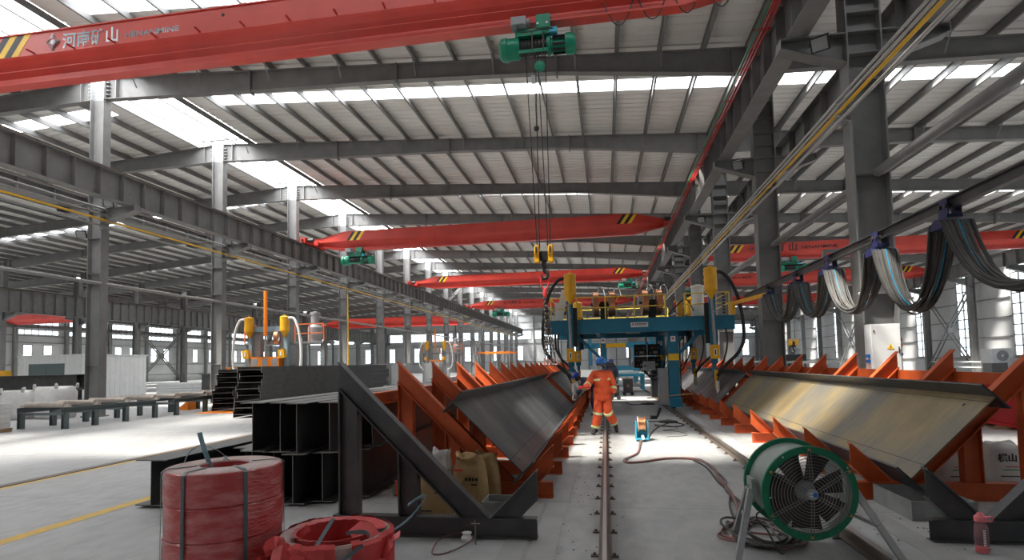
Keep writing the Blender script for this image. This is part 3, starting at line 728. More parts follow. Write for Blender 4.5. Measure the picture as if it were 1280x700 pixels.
# further hoists
hoist(-15.4, 33.7, ZB+.03, 'small green hoist on the second red crane near the ridge columns', 1.15)
hoist(2.2, 53.0, ZB+.1, 'small green hoist beside the looped cable festoon of the far crane', 1.0)
hoist(-14.0, 76.0, ZB+.1, 'small dark green hoist on the most distant crane of the gantry bay', 1.3)
hoist(13.2, 43.2, ZB-.32, 'green hoist under the bright lettered crane of the tall window bay', 1.15)
hoist(8.4, 58.0, ZB-.3, 'green hoist on the red crane behind the lettered one', 1.2)
t = thing('crane_festoon', 'pale looped cable festoon on the far red crane', 'cable', (3, 52.7, 8.5))
for i in range(3): MB().tube([(2.9+i*.34+.32*u, 52.65, ZB+.35-1.0*4*u*(1-u)) for u in [q/8 for q in range(9)]], .02, 5).build('festoon_loop', 'cable_red', t)
# hanging yellow hook in the window bay
t = thing('hook_block', 'small yellow hook block hanging in front of the tall windows', 'hook', (13.2, 43.2, 1.9))
for s_ in (-1, 1): MB().lathe([(0,-.1),(.24,-.1),(.24,.1),(0,.1)], (13.2+s_*.2,43.2,2.75), (1,0,0), 14).build('sheave_guard', 'yellow', t, True)
MB().bb(13.05,13.35,43.1,43.3,2.4,2.8).tube(spline([(13.2,43.2,2.45),(13.2,43.2,2.25),(13.3,43.2,2.1),(13.2,43.2,1.95),(13.08,43.2,2.05)]), .05, 8).build('hook', 'black', t, True)
MB().cyl((13.05,43.2,2.8),(13.05,43.2,8.3),.018,5).cyl((13.35,43.2,2.8),(13.35,43.2,8.3),.018,5).build('wire_rope', 'chain', t)

# ------------------------------------------------------------------ festoon beam with cable loops
FX, FZ = 4.40, 3.60
t = thing('festoon_beam', 'dark I-section festoon beam carrying the blue cable trolleys', 'beam', (FX, 12, FZ-.1))
MB().ibeam((FX,3.0,FZ), (FX,18.9,FZ), .14, .09, .008, .01).build('track', 'mill_dark', t)
for y in (12.2, 5.04): MB().bar((FX,y,FZ+.07), (FX,y,FZ+.2), .06).bar((FX,y,FZ+.2), (4.99,y,FZ+.2), .07).build('support_arm', 'steel', t)
TY = [5.5, 7.98, 9.86, 11.9, 13.8, 16.05, 18.4]
TROLLEYS = 'blue cable trolley running on the festoon beam'
def trolley(y, i):
    t = thing('cable_trolley', 'blue cable trolley on the festoon beam, '+('nearest the end cut off by the fan side' if False else ['over the near end of the rust-streaked beam','in front of the cabinet column','first beyond the cabinet column','second beyond the cabinet column','at the yellow gantry arm'][i]), 'trolley', (FX, y, FZ-.3), 'trolleys on the festoon beam')
    for s_ in (-1, 1):
        p = MB().bb(FX+s_*.075-.006, FX+s_*.075+.006, y-.10, y+.10, FZ-.16, FZ+.06).build('side_plate', 'trolley_blue', t)
        for dy in (-.06, .06): MB().cyl((FX+s_*.02,y+dy,FZ-.035),(FX+s_*.1,y+dy,FZ-.035),.032,12).build('wheel', 'chain', p)
    MB().bb(FX-.09, FX+.09, y-.1, y+.1, FZ-.19, FZ-.15).build('clamp_plate', 'trolley_blue', t)
    m = MB(); n = 8
    P = [(FX-.18, y+.13*math.cos(a), FZ-.33+.13*math.sin(a)) for a in [math.pi*q/n for q in range(n+1)]]
    m.prism(P, (.36,0,0)); m.build('cable_saddle', 'trolley_blue', t)
    return t
for i, y in enumerate(TY[1:6]): trolley(y, i)
sag = [.95, 1.02, .86, .78, .72, .7]
for i, (ya, yb) in enumerate(zip(TY, TY[1:-1])):
    lab = ['grey cable bundle looping deep over the near end of the rust-streaked beam', 'widest bundle of grey cables hanging in front of the cabinet column', 'bundle of grey cables looping from the cabinet column towards the gantry', 'bundle of grey cables looping beside the column past the cabinet', 'last bundle of grey cables looping towards the yellow gantry arm'][i]
    t = thing('cable_loop', lab, 'cable', (FX, (ya+yb)/2, FZ-1.3), 'cable loops on the festoon beam')
    rnd = random.Random(i)
    yl, yh = yb-.13, ya+.13                     # hang from the near side of the far trolley and the far side of the near one
    for c in range(21):
        dx = -.17+.34*(c % 11)/10; lay = .02*(c//11); sg = sag[i]*(1+rnd.uniform(-.05,.06))
        skew = .40+rnd.uniform(-.03,.03)
        P = []
        for q in range(17):
            u = q/16; s_ = u*u*(3-2*u)*.30+u*.70
            zz = FZ-.24-lay-sg*(1-abs(2*u-1)**2.2)
            sp = 1+.5*math.sin(math.pi*u)*rnd.uniform(-.2,.2)
            P.append((FX+dx*(1-.35*math.sin(math.pi*u))+.02*math.sin(5*u+c), yh+(yl-yh)*s_, zz))
        m = 'cable_blue' if c == 6 else ('cable_grey' if c % 3 else 'cable_dark')
        MB().tube(P, .013 if m != 'cable_blue' else .011, 5).build('cable', m, t, True)
    MB().tube([(FX+.13*math.cos(a), yh+(yl-yh)*.25, FZ-.24-sag[i]*.72+.03*math.sin(a)) for a in [q/10*2*math.pi for q in range(10)]], .008, 5, closed=True).build('cable_tie', 'white', t)
# white electrical cabinet on the column
t = thing('electrical_cabinet', 'white electrical cabinet with warning triangle fixed to the column', 'cabinet', (5.180, 11.75, 1.2))
MB().bb(4.960, 5.480, 11.72, 11.97, 1.2, 2.28).build('body', 'panel_white', t)
d = MB().bb(4.975, 5.465, 11.70, 11.72, 1.22, 2.26).build('door', 'panel_white', t)
MB().bb(5.005, 5.025, 11.685, 11.70, 2.13, 2.16).build('lock', 'black', d); MB().bb(5.425, 5.440, 11.68, 11.70, 1.72, 1.84).build('handle', 'black', d)
MB().prism([(5.230,11.698,1.80),(5.350,11.698,1.80),(5.290,11.698,1.91)], (0,-.004,0)).build('warning_triangle', 'crane_yellow', d)
MB().prism([(5.285,11.694,1.82),(5.300,11.694,1.82),(5.292,11.694,1.88)], (0,-.003,0)).build('warning_mark', 'black', d)
for z, m in ((1.98,'print_red'),(1.86,'print_red'),(1.7,'helmet_dark')): MB().cyl((5.480,11.8,z),(5.530,11.8,z),.035,12).build('signal_lamp', m, t)
for z in (1.55, 1.65): MB().bb(4.910,4.960,11.76,11.84,z,z+.06).build('plug_socket', 'helmet', t)
# ------------------------------------------------------------------ rails in the floor
def rail(x, label):
    t = thing('track_rail', label, 'rail', (x, 20, 0))
    MB().extr([(-.055,0),(.055,0),(.055,.01),(.012,.022),(.009,.075),(.03,.085),(.03,.105),(.022,.112),(-.022,.112),(-.03,.105),(-.03,.085),(-.009,.075),(-.012,.022),(-.055,.01)], (x,1.5,0), (x,60,0), (0,0,1)).build('rail', 'rail_steel', t)
    MB().bb(x-.018, x+.018, 1.5, 60, .112, .1135).build('running_face', 'rail_top', t)
    first = None; y = 3.0; i = 0
    while y < 24:
        for s_ in (-1, 1):
            if first is None:
                c = MB().bb(x+s_*.05, x+s_*.12, y-.025, y+.025, 0, .014).bb(x+s_*.075, x+s_*.1, y-.012, y+.012, .014, .035)
                first = c.build('rail_clip', 'rail_steel', t); y0_ = y; s0 = s_
            else: share(first, ((0 if s_ == s0 else .17), y-y0_, 0))
        y += .7
    return t
rail(-.06, 'rusty floor rail running past the feet of the orange-clad worker')
rail(2.15, 'rusty floor rail passing behind the green fan')

# ------------------------------------------------------------------ welding jig frames
def jig(y, side, matn, label, grp=None, kind='jig_frame'):
    f = (lambda x: x) if side < 0 else (lambda x: 2.15-x)
    t = thing(kind, label, 'jig frame', (f(-1.8), y, 0), grp)
    g = lambda x, z: Vector((f(x), y, z))
    mr = 1 if side < 0 else -1
    kw = dict(tw=.010, tf=.013)
    MB().ibeam(g(-2.78,.1), g(-.70,.1), .2, .12, **kw).build('base_beam', matn, t)
    MB().ibeam(g(-2.72,1.609), g(-1.311,.2), .2, .12, n0=(1,0,0), n1=(0,0,1), upv=(mr,0,1), **kw).build('long_arm', matn, t)
    MB().ibeam(g(-1.009,.2), g(-.69,.519), .2, .12, n0=(0,0,1), n1=(1,0,0), upv=(-mr,0,1), **kw).build('short_arm', matn, t)
    for xc in (-2.615, -1.985):
        zt = 1.467-(xc+2.72)
        MB().ibeam(g(xc,.2), g(xc,zt), .2, .12, upv=(1,0,0), n1=(mr,0,1), **kw).build('post', matn, t)
    return t
jig(5.55, -1, 'mill', 'unpainted black steel jig frame standing beside the red coils')
jig(5.80, 1, 'mill', 'unpainted black steel jig frame behind the pink bottle')
jl = jig(7.24, -1, 'jig', 'orange V-shaped jig frame under the dark grey beam, first beyond the black frame', 'jig frames under the dark grey beam')
for k in range(1, 22): dup(jl, jl.location+Vector((0, 1.5*k, 0)), 'orange V-shaped jig frame in the worker row, %s beyond the black frame' % ORD[k])
jr = jig(7.43, 1, 'jig', 'orange V-shaped jig frame under the rust-streaked beam, first beyond the black frame', 'jig frames under the rust-streaked beam')
for k in range(1, 20): dup(jr, jr.location+Vector((0, 1.57*k, 0)), 'orange V-shaped jig frame in the rust-streaked row, %s beyond the black frame' % ORD[k])
tag(MB().extr([(-.05,-.075),(.05,-.075),(.05,-.06),(-.035,-.06),(-.035,.06),(.05,.06),(.05,.075),(-.05,.075)], (-2.78,5.72,1.30), (-2.78,39,1.30), (0,0,1)).build('tie_rail', 'jig'), 'orange channel rail tying the jig frames of the dark grey beam', 'rail')
tag(MB().extr([(-.04,-.075),(.04,-.075),(.04,-.06),(-.025,-.06),(-.025,.06),(.04,.06),(.04,.075),(-.04,.075)], (4.91,5.9,1.36), (4.91,37.5,1.36), (0,0,1)).build('tie_rail', 'jig'), 'orange channel rail tying the jig frames of the rust-streaked beam', 'rail')

# the beams being welded, lying on edge in the frames
def work(y0, y1, side, webm, flm, label, b=.36, h=1.26):
    f = (lambda x: x) if side < 0 else (lambda x: 2.15-x)
    mr = 1 if side < 0 else -1
    t = thing('welded_beam', label, 'steel beam', (f(-1.5), y0, .3))
    e = Vector((-mr*.7071, 0, .7071)); n = Vector((mr*.7071, 0, .7071))      # along the web, along the flange
    ap = Vector((f(-1.165), 0, .212))                                        # lower corner in the V
    def slab(o, du, dv, name, m):
        o = ap+o; P = [o, o+du, o+du+dv, o+dv]; return MB().prism([Vector((p.x, y0, p.z)) for p in P], (0, y1-y0, 0)).build(name, m, t)
    tf, tw = .022, .014
    slab(n*.006, n*b, e*tf, 'flange', flm)
    slab(e*(h-tf)+n*.006, n*b, e*tf, 'flange', flm)
    wv = slab(e*tf+n*(.006+b/2-tw/2), e*(h-2*tf), n*tw, 'web', webm)
    # chalk line along the web and a bolt hole
    for q in ((.17,) if side < 0 else (.16, .93)):
        o = ap+e*(tf+(h-2*tf)*q)+n*(.006+b/2+tw/2); P = [o, o+e*.008]
        MB().add([(p.x, yy_, p.z) for yy_ in (y0, y1) for p in (P[0]+n*.001, P[1]+n*.001)], [(0,1,3,2)]).build('scribed_line', 'black', wv)
    o = ap+e*(h*(.86 if side > 0 else .12))+n*(.006+b/2+tw/2); c = Vector((o.x, y0+.35, o.z))
    MB().cyl(c, c+n*.002, .022, 10).build('bolt_hole', 'black', wv)
    return t
work(6.98, 18.0, -1, 'web_plate', 'mill', 'long dark grey steel beam lying tilted in the orange frames beside the worker')
work(6.80, 16.9, 1, 'rust_plate', 'mill', 'long rust-streaked steel beam lying tilted in the orange frames behind the fan')
work(19.4, 31.0, -1, 'web_plate', 'mill', 'second dark steel beam tilted in the frames beneath the left torch of the gantry')
work(17.7, 29.5, 1, 'web_plate', 'mill', 'second dark steel beam tilted in the frames beneath the yellow gantry arm')

# ------------------------------------------------------------------ stacked beams
def hbeam(x, y0, y1, z0, h, b, label, grp=None, m='mill_dark', tilt=0):
    mb = MB(); mb.ibeam((x,y0,z0+h/2), (x,y1,z0+h/2), h, b, .010, .014, upv=(math.sin(tilt),0,math.cos(tilt)))
    return tag(mb.build('steel_beam', m, cut='mill_edge'), label, 'steel beam', grp)
hbeam(-5.63, 6.35, 18.3, .03, .565, .44, 'single black H-beam lying apart on the yellow floor line')
hbeam(-5.12, 7.5, 19.2, .03, .545, .40, 'black H-beam lying between the single one and the two-tier stack')
low = [(-4.62,6.9,.36),(-4.22,6.75,.32),(-3.84,6.55,.30),(-3.53,6.7,.28),(-3.19,7.0,.30)]
for x, y, b in low: hbeam(x, y, y+11.6+random.uniform(-.2,.3), .03, .61, b, 'black H-beam in the lower tier of the stack behind the red coils', 'lower tier of black H-beams')
for x, y, b in [(-4.45,6.65,.34),(-4.05,6.62,.28),(-3.73,6.45,.27),(-3.38,6.6,.29),(-3.06,7.15,.25)]: hbeam(x, y, y+11.5+random.uniform(-.2,.3), .65, .62, b, 'black H-beam in the upper tier of the stack behind the red coils', 'upper tier of black H-beams')
for x in (-4.6, -3.3):
    pass
for y, wh in ((7.6,'the near end'), (12.0,'the middle'), (17.0,'the far end')): tag(MB().bb(-5.9, -3.0, y, y+.1, 0, .03).build('timber_bearer', 'wood'), 'flat timber bearer under %s of the black H-beam stack' % wh, 'timber', 'bearers under the black stack')
def flat_stack(x, y0, y1, n, hb, wb, lean, label, grp):
    rnd = random.Random(int(abs(x)*10)); z = 0.02
    for i in range(n):
        xx = x+lean*i/n+rnd.uniform(-.05,.05); o = MB()
        o.ibeam((xx,y0+rnd.uniform(-.1,.1),z+hb/2), (xx,y1+rnd.uniform(-.3,.3),z+hb/2), wb*rnd.uniform(.96,1.03), hb-.004, .012, .016, upv=(1,0,0))
        tag(o.build('steel_beam', 'mill_dark', cut='mill_edge'), label, 'steel beam', grp); z += hb
flat_stack(-12.55, 18.3, 30.0, 8, .222, .92, .28, 'dark H-beam lying flat in the tall pile nearer the two-tier stack', 'pile of flat beams nearer the stack')
flat_stack(-15.55, 21.2, 33.0, 8, .212, .98, .30, 'dark H-beam lying flat in the tall pile standing on the orange plate', 'pile of flat beams on the orange plate')
tag(MB().bb(-16.2,-14.6,20.4,21.5,0,.016).build('orange_plate','orange'), 'orange steel plate lying under the end of the flat beam pile', 'plate')
for i, (x, y0, ln) in enumerate(((-6.9,21.5,11),(-6.4,21.5,11),(-5.9,21.5,11),(-6.8,34,12),(-6.2,34,12))):
    hbeam(x, y0, y0+ln, .03, .62, .4, 'dark H-beam lying on the floor beyond the two-tier stack', 'beams beyond the two-tier stack', 'mill')
    hbeam(x+.15, y0+.2, y0+ln-.3, .66, .5, .4, 'dark H-beam on top of those beyond the two-tier stack', 'upper beams beyond the two-tier stack', 'mill')

# ------------------------------------------------------------------ red strip coils
cx, cy, rr, zt = -2.92, 4.02, .415, .965
t = thing('strip_coil', 'tall stack of red-wrapped strip coils under clear film with grey straps', 'coil', (cx, cy, 0))
hh = zt/4; offs = [(.004,-.004),(-.005,.003),(.005,.002),(0,0)]
for i in range(4):
    o = offs[i]; z = i*hh
    MB().lathe([(.17,z+.004),(rr-.008,z+.002),(rr-.002,z+.008),(rr,z+hh*.5),(rr-.002,z+hh-.008),(rr-.008,z+hh-.001),(.17,z+hh-.002)], (cx+o[0],cy+o[1],0), n=48, closed=True).build('wrapped_coil', 'plastic_wrap', t, True)
MB().lathe([(.172,zt-.002),(rr-.015,zt-.002),(rr-.03,zt+.006),(.18,zt+.008)], (cx,cy,0), n=48, closed=True).build('top_film', 'coil_top', t, True)
for a in (-2.35, -1.62, -.62, .6, 2.2):
    d = Vector((math.cos(a), math.sin(a), 0)); c = Vector((cx, cy, 0)); tg = Vector((-d.y, d.x, 0))
    P = [c+d*(rr+.006)+Vector((0,0,.0)), c+d*(rr+.006)+Vector((0,0,zt-.01)), c+d*(rr-.03)+Vector((0,0,zt+.012)), c+d*.19+Vector((0,0,zt+.012))]
    mb = MB()
    for p, q in zip(P, P[1:]): mb.prism([p-tg*.013, p+tg*.013, q+tg*.013, q-tg*.013], d*.003 if abs((q-p).z) > .3 else Vector((0,0,.003)))
    mb.build('strap', 'strap', t)
def ribbon(P, wd, side, name, m, parent, th=.004):
    mb = MB(); P = spline(P, 5); side = Vector(side).normalized()
    for p, q in zip(P, P[1:]):
        nn = (q-p).cross(side).normalized()*th; mb.prism([p-side*wd/2, p+side*wd/2, q+side*wd/2, q-side*wd/2], nn)
    return mb.build(name, m, parent)
ribbon([(-3.02,4.04,.80),(-3.08,4.06,.95),(-3.15,4.08,1.08),(-3.205,4.1,1.20)], .035, (.85,.4,.2), 'strap_end', 'strap_end', t)
ribbon([(-3.30,4.05,.97),(-3.27,4.06,1.04),(-3.20,4.08,1.10),(-3.12,4.1,1.09)], .02, (.3,-.8,.2), 'strap_loop', 'strap_end', t)
ribbon([(-3.12,4.1,1.09),(-3.03,4.1,1.055),(-2.94,4.1,.985)], .02, (.3,-.8,.2), 'strap_loop', 'strap', t)
# open coil with torn paper
cx, cy, rr, zt, ri = -2.05, 4.10, .425, .47, .29
t = thing('strip_coil', 'open low coil of strip with torn red wrapping paper', 'coil', (cx, cy, 0))
MB().lathe([(ri,.01),(rr-.03,.01),(rr-.012,.04),(rr-.012,zt-.03),(rr-.03,zt-.01),(ri+.06,zt-.02),(ri,zt-.04)], (cx,cy,0), n=56, closed=True).build('strip_winding', 'coil_top', t, True)
# outer paper in overlapping pleats, leaving a bare gap
mb = MB(); rnd = random.Random(3); N = 44
for i in range(N):
    if 12 <= (i+20) % N <= 13: continue
    a0, a1 = 2*math.pi*i/N, 2*math.pi*(i+1.12)/N; r1, r2 = rr+rnd.uniform(-.004,.006), rr+rnd.uniform(.0,.01); zz = zt+rnd.uniform(-.012,.008)
    p = lambda a, r, z: Vector((cx+math.cos(a)*r, cy+math.sin(a)*r, z))
    mb.add([p(a0,r1,.01), p(a1,r2,.01), p(a1,r2,zz-.02), p(a0,r1,zz-.02), p(a1,r2-.03,zz+.004), p(a0,r1-.03,zz+.004)], [(0,1,2,3),(3,2,4,5)])
mb.build('outer_wrap', 'red_paper', t)
mb = MB()
for i in range(N):
    a0, a1 = 2*math.pi*i/N, 2*math.pi*(i+1.1)/N; zz = zt+rnd.uniform(-.005,.003); q = rnd.uniform(-.002,.002)
    p = lambda a, r, z: Vector((cx+math.cos(a)*r, cy+math.sin(a)*r, z))
    out = .075 if math.sin((a0+a1)/2) > .15 else .02
    mb.add([p(a0,ri-.008+q,.02), p(a1,ri-.008,.02), p(a1,ri-.008,zz), p(a0,ri-.008+q,zz), p(a1,ri+out,zz+.006), p(a0,ri+out,zz+.006)], [(0,1,2,3),(3,2,4,5)])
mb.build('inner_wrap', 'red_paper', t)
def flap(P, name='torn_flap', m='red_paper'):
    P = [Vector(p) for p in P]; n = (P[1]-P[0]).cross(P[2]-P[0]).normalized()*.006; MB().prism(P, n).build(name, m, t)
def scrap(c, s, ang, tl):
    c = Vector(c); rot = Matrix.Rotation(ang, 3, 'Z') @ Matrix.Rotation(tl, 3, 'X')
    q = [Vector((-s,-.6*s,0)), Vector((-.1*s,-.75*s,.35*s)), Vector((s,-.5*s,.0)), Vector((.8*s,.7*s,.1*s)), Vector((-.05*s,.8*s,.42*s)), Vector((-.9*s,.6*s,0))]
    V = [c+rot@p for p in q]; mb = MB().add(V, [(0,1,4,5),(1,2,3,4)]); mb.add([v+Vector((0,0,-.008)) for v in V], [(0,5,4,1),(1,4,3,2)]); mb.build('torn_flap', 'red_paper', t)
for c, s, a, tl in (((-2.36,3.80,.44),.075,.6,.5), ((-2.24,3.70,.40),.085,.3,.9), ((-2.12,3.66,.36),.075,-.2,1.1), ((-2.40,3.84,.40),.07,1.0,.7), ((-2.44,3.76,.30),.09,1.4,.9), ((-2.47,3.68,.16),.11,1.2,.6), ((-1.62,4.02,.36),.09,-.9,.9), ((-1.58,4.10,.42),.07,-1.3,.5), ((-1.55,4.0,.12),.13,-.6,.4), ((-1.50,4.12,.08),.12,-.4,.3), ((-2.32,4.10,.44),.085,2.3,-.7), ((-1.80,4.06,.46),.11,.9,.5), ((-2.48,3.8,.06),.13,.5,.3), ((-2.3,3.62,.10),.12,.2,.5)): scrap(c, s, a, tl)
ribbon([(-1.98,3.64,.10),(-1.99,3.66,.30),(-2.00,3.70,.45),(-1.97,3.80,.56),(-1.95,3.86,.62)], .035, (1,0,.15), 'strap_end', 'strap', t)
ribbon([(-1.86,3.68,.33),(-1.78,3.72,.40),(-1.70,3.80,.455)], .028, (-.3,.4,.8), 'strap', 'strap', t)
ribbon([(-1.72,3.95,.48),(-1.78,3.99,.49),(-1.92,4.0,.475)], .03, (0,.2,1), 'strap', 'strap', t)
ribbon([(-1.72,4.2,.40),(-1.62,4.45,.45),(-1.54,4.60,.555),(-1.52,4.64,.60)], .024, (.3,-.4,.8), 'strap_end', 'strap_end', t)
ribbon([(-1.52,4.64,.60),(-1.56,4.62,.60),(-1.66,4.60,.535)], .03, (.3,-.4,.8), 'strap_end', 'strap_end', t)

# ------------------------------------------------------------------ the fan
FC = Vector((1.665, 5.22, .54)); ax = Vector((-.04, .47, .012)).normalized(); ux = ax.cross(Vector((0,0,1))).normalized()*-1; uz = ax.cross(ux)
if uz.z < 0: uz = -uz
t = thing('ventilation_fan', 'green drum fan with wire guard on a grey trestle stand', 'fan', (1.66, 5.42, 0))
mat('fan_blade', (.06,.04,.04), .5)
def ring(prof, nm, m, par=t, n=48): return MB().lathe(prof, FC, ax, n, closed=True).build(nm, m, par, True)
hs = ring([(.345,.0),(.352,.0),(.352,.46),(.345,.46)], 'duct', 'fan_grey')
ring([(.335,-.012),(.395,-.012),(.395,.016),(.345,.016)], 'front_flange', 'fan_green')
ring([(.345,.44),(.395,.44),(.395,.468),(.345,.468)], 'rear_flange', 'fan_green')
gd = MB()
for i, r_ in enumerate([.075,.10,.125,.15,.175,.20,.225,.25,.275,.30,.325]):
    gd.tube([FC-ax*(.03+.025*math.sqrt(max(0,1-(r_/.34)**2)))+(ux*math.cos(a)+uz*math.sin(a))*r_ for a in [q/40*2*math.pi for q in range(40)]], .0032, 5, closed=True)
gd = gd.build('guard_rings', 'wire_grey', t, True)
for k in range(6):
    a = R(30+60*k); d = ux*math.cos(a)+uz*math.sin(a); s_ = ux*-math.sin(a)+uz*math.cos(a)
    mb = MB()
    for o in (-.011, .011): mb.tube([FC-ax*.056+d*.05+s_*o, FC-ax*.045+d*.2+s_*o, FC-ax*.022+d*.365+s_*o], .0038, 5)
    mb.build('guard_spoke', 'wire_grey', gd); MB().cyl(FC-ax*.014+d*.368, FC-ax*.03+d*.368, .011, 8).build('bolt', 'copper', gd)
for k in range(4):
    a = R(55+90*k); d = ux*math.cos(a)+uz*math.sin(a); MB().cyl(FC-ax*.012+d*.375, FC-ax*.02+d*.375, .008, 8).build('rivet', 'chrome', t)
bd = MB().lathe([(0,-.066),(.042,-.064),(.048,-.056),(.048,-.05),(0,-.05)], FC, ax, 20).build('centre_badge', 'galv', gd, True)
MB().lathe([(0,-.0685),(.02,-.068),(.02,-.064),(0,-.064)], FC-ux*.018, ax, 12).build('badge_mark', 'helmet', bd)
for i in range(2): MB().box(FC-ax*.068+ux*.012+uz*(.012-.024*i), (.02,.003,.008)).build('badge_mark', 'white', bd)
MB().lathe([(0,.10),(.08,.10),(.10,.13),(.10,.36),(.06,.40),(0,.40)], FC, ax, 20).build('motor', 'fan_green', t, True)
hub = MB().lathe([(0,.05),(.07,.055),(.085,.08),(.085,.13),(0,.13)], FC, ax, 20).build('hub', 'grey', t, True)
for k in range(7):
    a = 2*math.pi*k/7+.2; mb = MB(); V = []
    for r_, wd, tw in ((.08,.07,.6),(.2,.10,.45),(.325,.12,.33)):
        d = ux*math.cos(a)+uz*math.sin(a); s_ = ux*-math.sin(a)+uz*math.cos(a); q = (s_*math.cos(tw)+ax*math.sin(tw))*wd; c = FC+ax*.10+d*r_
        V += [c-q, c+q]
    mb.add(V, [(0,1,3,2),(2,3,5,4)]).build('blade', 'fan_blade', hub)
for k in range(3):
    a = R(90+120*k); d = ux*math.cos(a)+uz*math.sin(a); MB().bar(FC+ax*.25+d*.09, FC+ax*.25+d*.345, .05, .006, ax).build('motor_strut', 'fan_green', t)
for s_, lab in ((-1,'l'),(1,'r')):
    px_ = 1.655+s_*.415; pz = .515; pb = Vector((px_, 5.42, pz))
    MB().bb(px_-.012, px_+.012, 5.33, 5.51, .43, .63).build('side_bracket', 'fan_grey', t)
    MB().cyl(pb-Vector((s_*.05,0,-.04)), pb+Vector((s_*.03,0,.04)), .014, 8).build('pivot_bolt', 'chrome', t)
    for fy, sx in ((5.0, .23), (5.80, -.03 if s_ > 0 else .08)):
        ft = Vector((px_+s_*sx, fy, 0)); tp = Vector((px_+s_*.012, 5.42+(fy-5.42)*.12, .53))
        MB().bar(tp, ft, .05, .04, (0,1,0)).build('leg', 'galv', t)
    MB().bar((px_+s_*.10,5.18,.29),(px_+s_*.035,5.62,.29),.03,.03).build('stretcher', 'galv', t)
MB().tube(spline([FC+ax*.2-ux*.35-uz*.1, (1.29,5.32,.36),(1.33,5.26,.2),(1.40,5.2,.05),(1.46,5.3,.014)]), .008, 6).build('power_cord', 'cable_dark', t, True)

# ------------------------------------------------------------------ cables on the floor
def floor_cable(P, r_, m, label, z=None):
    return tag(MB().tube(spline([(x, y, r_ if z is None else z) for x, y in P], 6), r_, 6).build('floor_cable', m, smooth=True), label, 'cable')
path = [(.70,12.3),(.64,12.03),(.52,10.68),(.27,9.99),(.3,9.68),(.57,9.76),(.99,10.09),(1.42,10.02),(1.58,9.36),(1.51,8.32),(1.49,7.63),(1.43,6.97),(1.32,6.3),(1.25,5.9)]
floor_cable(path, .02, 'cable_red', 'reddish welding cable snaking from the wire feeder to the fan')
floor_cable([(x+.05*math.sin(3*i)+.02, y+.05) for i, (x, y) in enumerate(path)], .016, 'cable_grey', 'grey cable twisted along the reddish one from the wire feeder')
floor_cable([(x-.05+.04*math.sin(2*i+1), y-.06) for i, (x, y) in enumerate(path)][7:], .013, 'cable_dark', 'thin dark cable beside the reddish one near the fan')
rnd = random.Random(5)
for i, (m, lab) in enumerate((('cable_red','reddish cable coiled in the heap behind the fan legs'),('cable_grey','grey cable coiled in the heap behind the fan legs'),('cable_dark','dark cable coiled in the heap behind the fan legs'))):
    P = [(1.25,5.9)]
    for k in range(26):
        a = k*.85+i*2; P.append((1.35+(.22+.10*rnd.random())*math.cos(a)+.06*math.sin(k)+.02*k*.5-.05, 5.80+(.32+.16*rnd.random())*math.sin(a)))
    tag(MB().tube(spline([(x, y, .016+.012*i+.010*(k % 4)) for k, (x, y) in enumerate(P)], 6), .012, 6).build('floor_cable', m, smooth=True), lab, 'cable')
floor_cable([(1.28,13.0),(1.75,13.3),(1.6,14.0),(1.3,14.2),(1.7,14.6),(1.55,15.2),(1.2,15.6)], .006, 'cable_grey', 'thin grey wire looping on the floor beside the rail')
floor_cable([(.85,12.7),(1.1,14.2),(1.45,15.4),(1.75,15.9),(1.95,15.3),(1.6,14.9),(1.2,15.2)], .014, 'cable_dark', 'black cable running from the wire feeder to the dark pad')
floor_cable([(.7,15.8),(1.0,16.4),(1.2,16.2),(1.5,16.2)], .014, 'cable_dark', 'short black cable lying behind the wire feeder')
floor_cable([(.75,23.6),(.9,22.6),(1.1,22.3),(1.4,22.8),(1.8,22.9)], .016, 'cable_dark', 'black cable lying beneath the gantry')
tag(MB().tube(spline([(-1.6,5.05,.02),(-1.62,5.33,.03),(-1.51,5.50,.05),(-1.38,5.47,.06),(-1.30,5.38,.04),(-1.36,5.2,.02),(-1.46,5.05,.01),(-1.55,4.99,.01)], 6, True), .007, 6, closed=True).build('wire_loop', 'cable_red', smooth=True), 'thin wire loop lying before the black jig frame', 'wire')
tag(MB().lathe([(0,0),(.05,.0),(.06,.03),(.035,.06),(.05,.08),(0,.085)], (-1.37,5.43,.0), n=9).build('paper_scrap', 'white'), 'crumpled white scrap beside the wire loop', 'scrap')
tag(MB().cyl((-1.26,5.32,0),(-1.262,5.33,.22),.007,6).cyl((-1.30,5.33,.19),(-1.22,5.33,.19),.006,6).build('steel_rod', 'mill_edge'), 'short steel rod standing before the black jig frame', 'rod')

# wire feeder with its spool
t = thing('wire_feeder', 'small blue wire feeder with a copper spool on the aisle floor', 'wire feeder', (.70, 12.5, 0))
MB().bb(.58,.84,12.30,12.72,.03,.06).build('base', 'lblue', t)
for s_ in (-1,1): MB().bb(.71+s_*.12-.012,.71+s_*.12+.012,12.38,12.62,.06,.40).build('side_frame', 'lblue', t)
sp = MB().lathe([(.06,-.075),(.17,-.075),(.17,-.06),(.14,-.055),(.14,.055),(.17,.06),(.17,.075),(.06,.075)], (.71,12.48,.34), (1,0,0), 24, closed=True).build('wire_spool', 'copper', t, True)
MB().lathe([(.06,-.08),(.165,-.08),(.165,-.076),(.06,-.076)], (.71,12.48,.34), (1,0,0), 24, closed=True).build('spool_flange', 'white', sp, True)
MB().bb(.60,.82,12.56,12.70,.06,.24).build('gearbox', 'lblue', t); MB().cyl((.72,12.35,.1),(.72,12.15,.08),.03,10).build('torch_socket', 'white', t)
for x in (.6,.82):
    for y in (12.34,12.68): MB().cyl((x-.015,y,.03),(x+.015,y,.03),.03,10).build('castor', 'rubber', t)
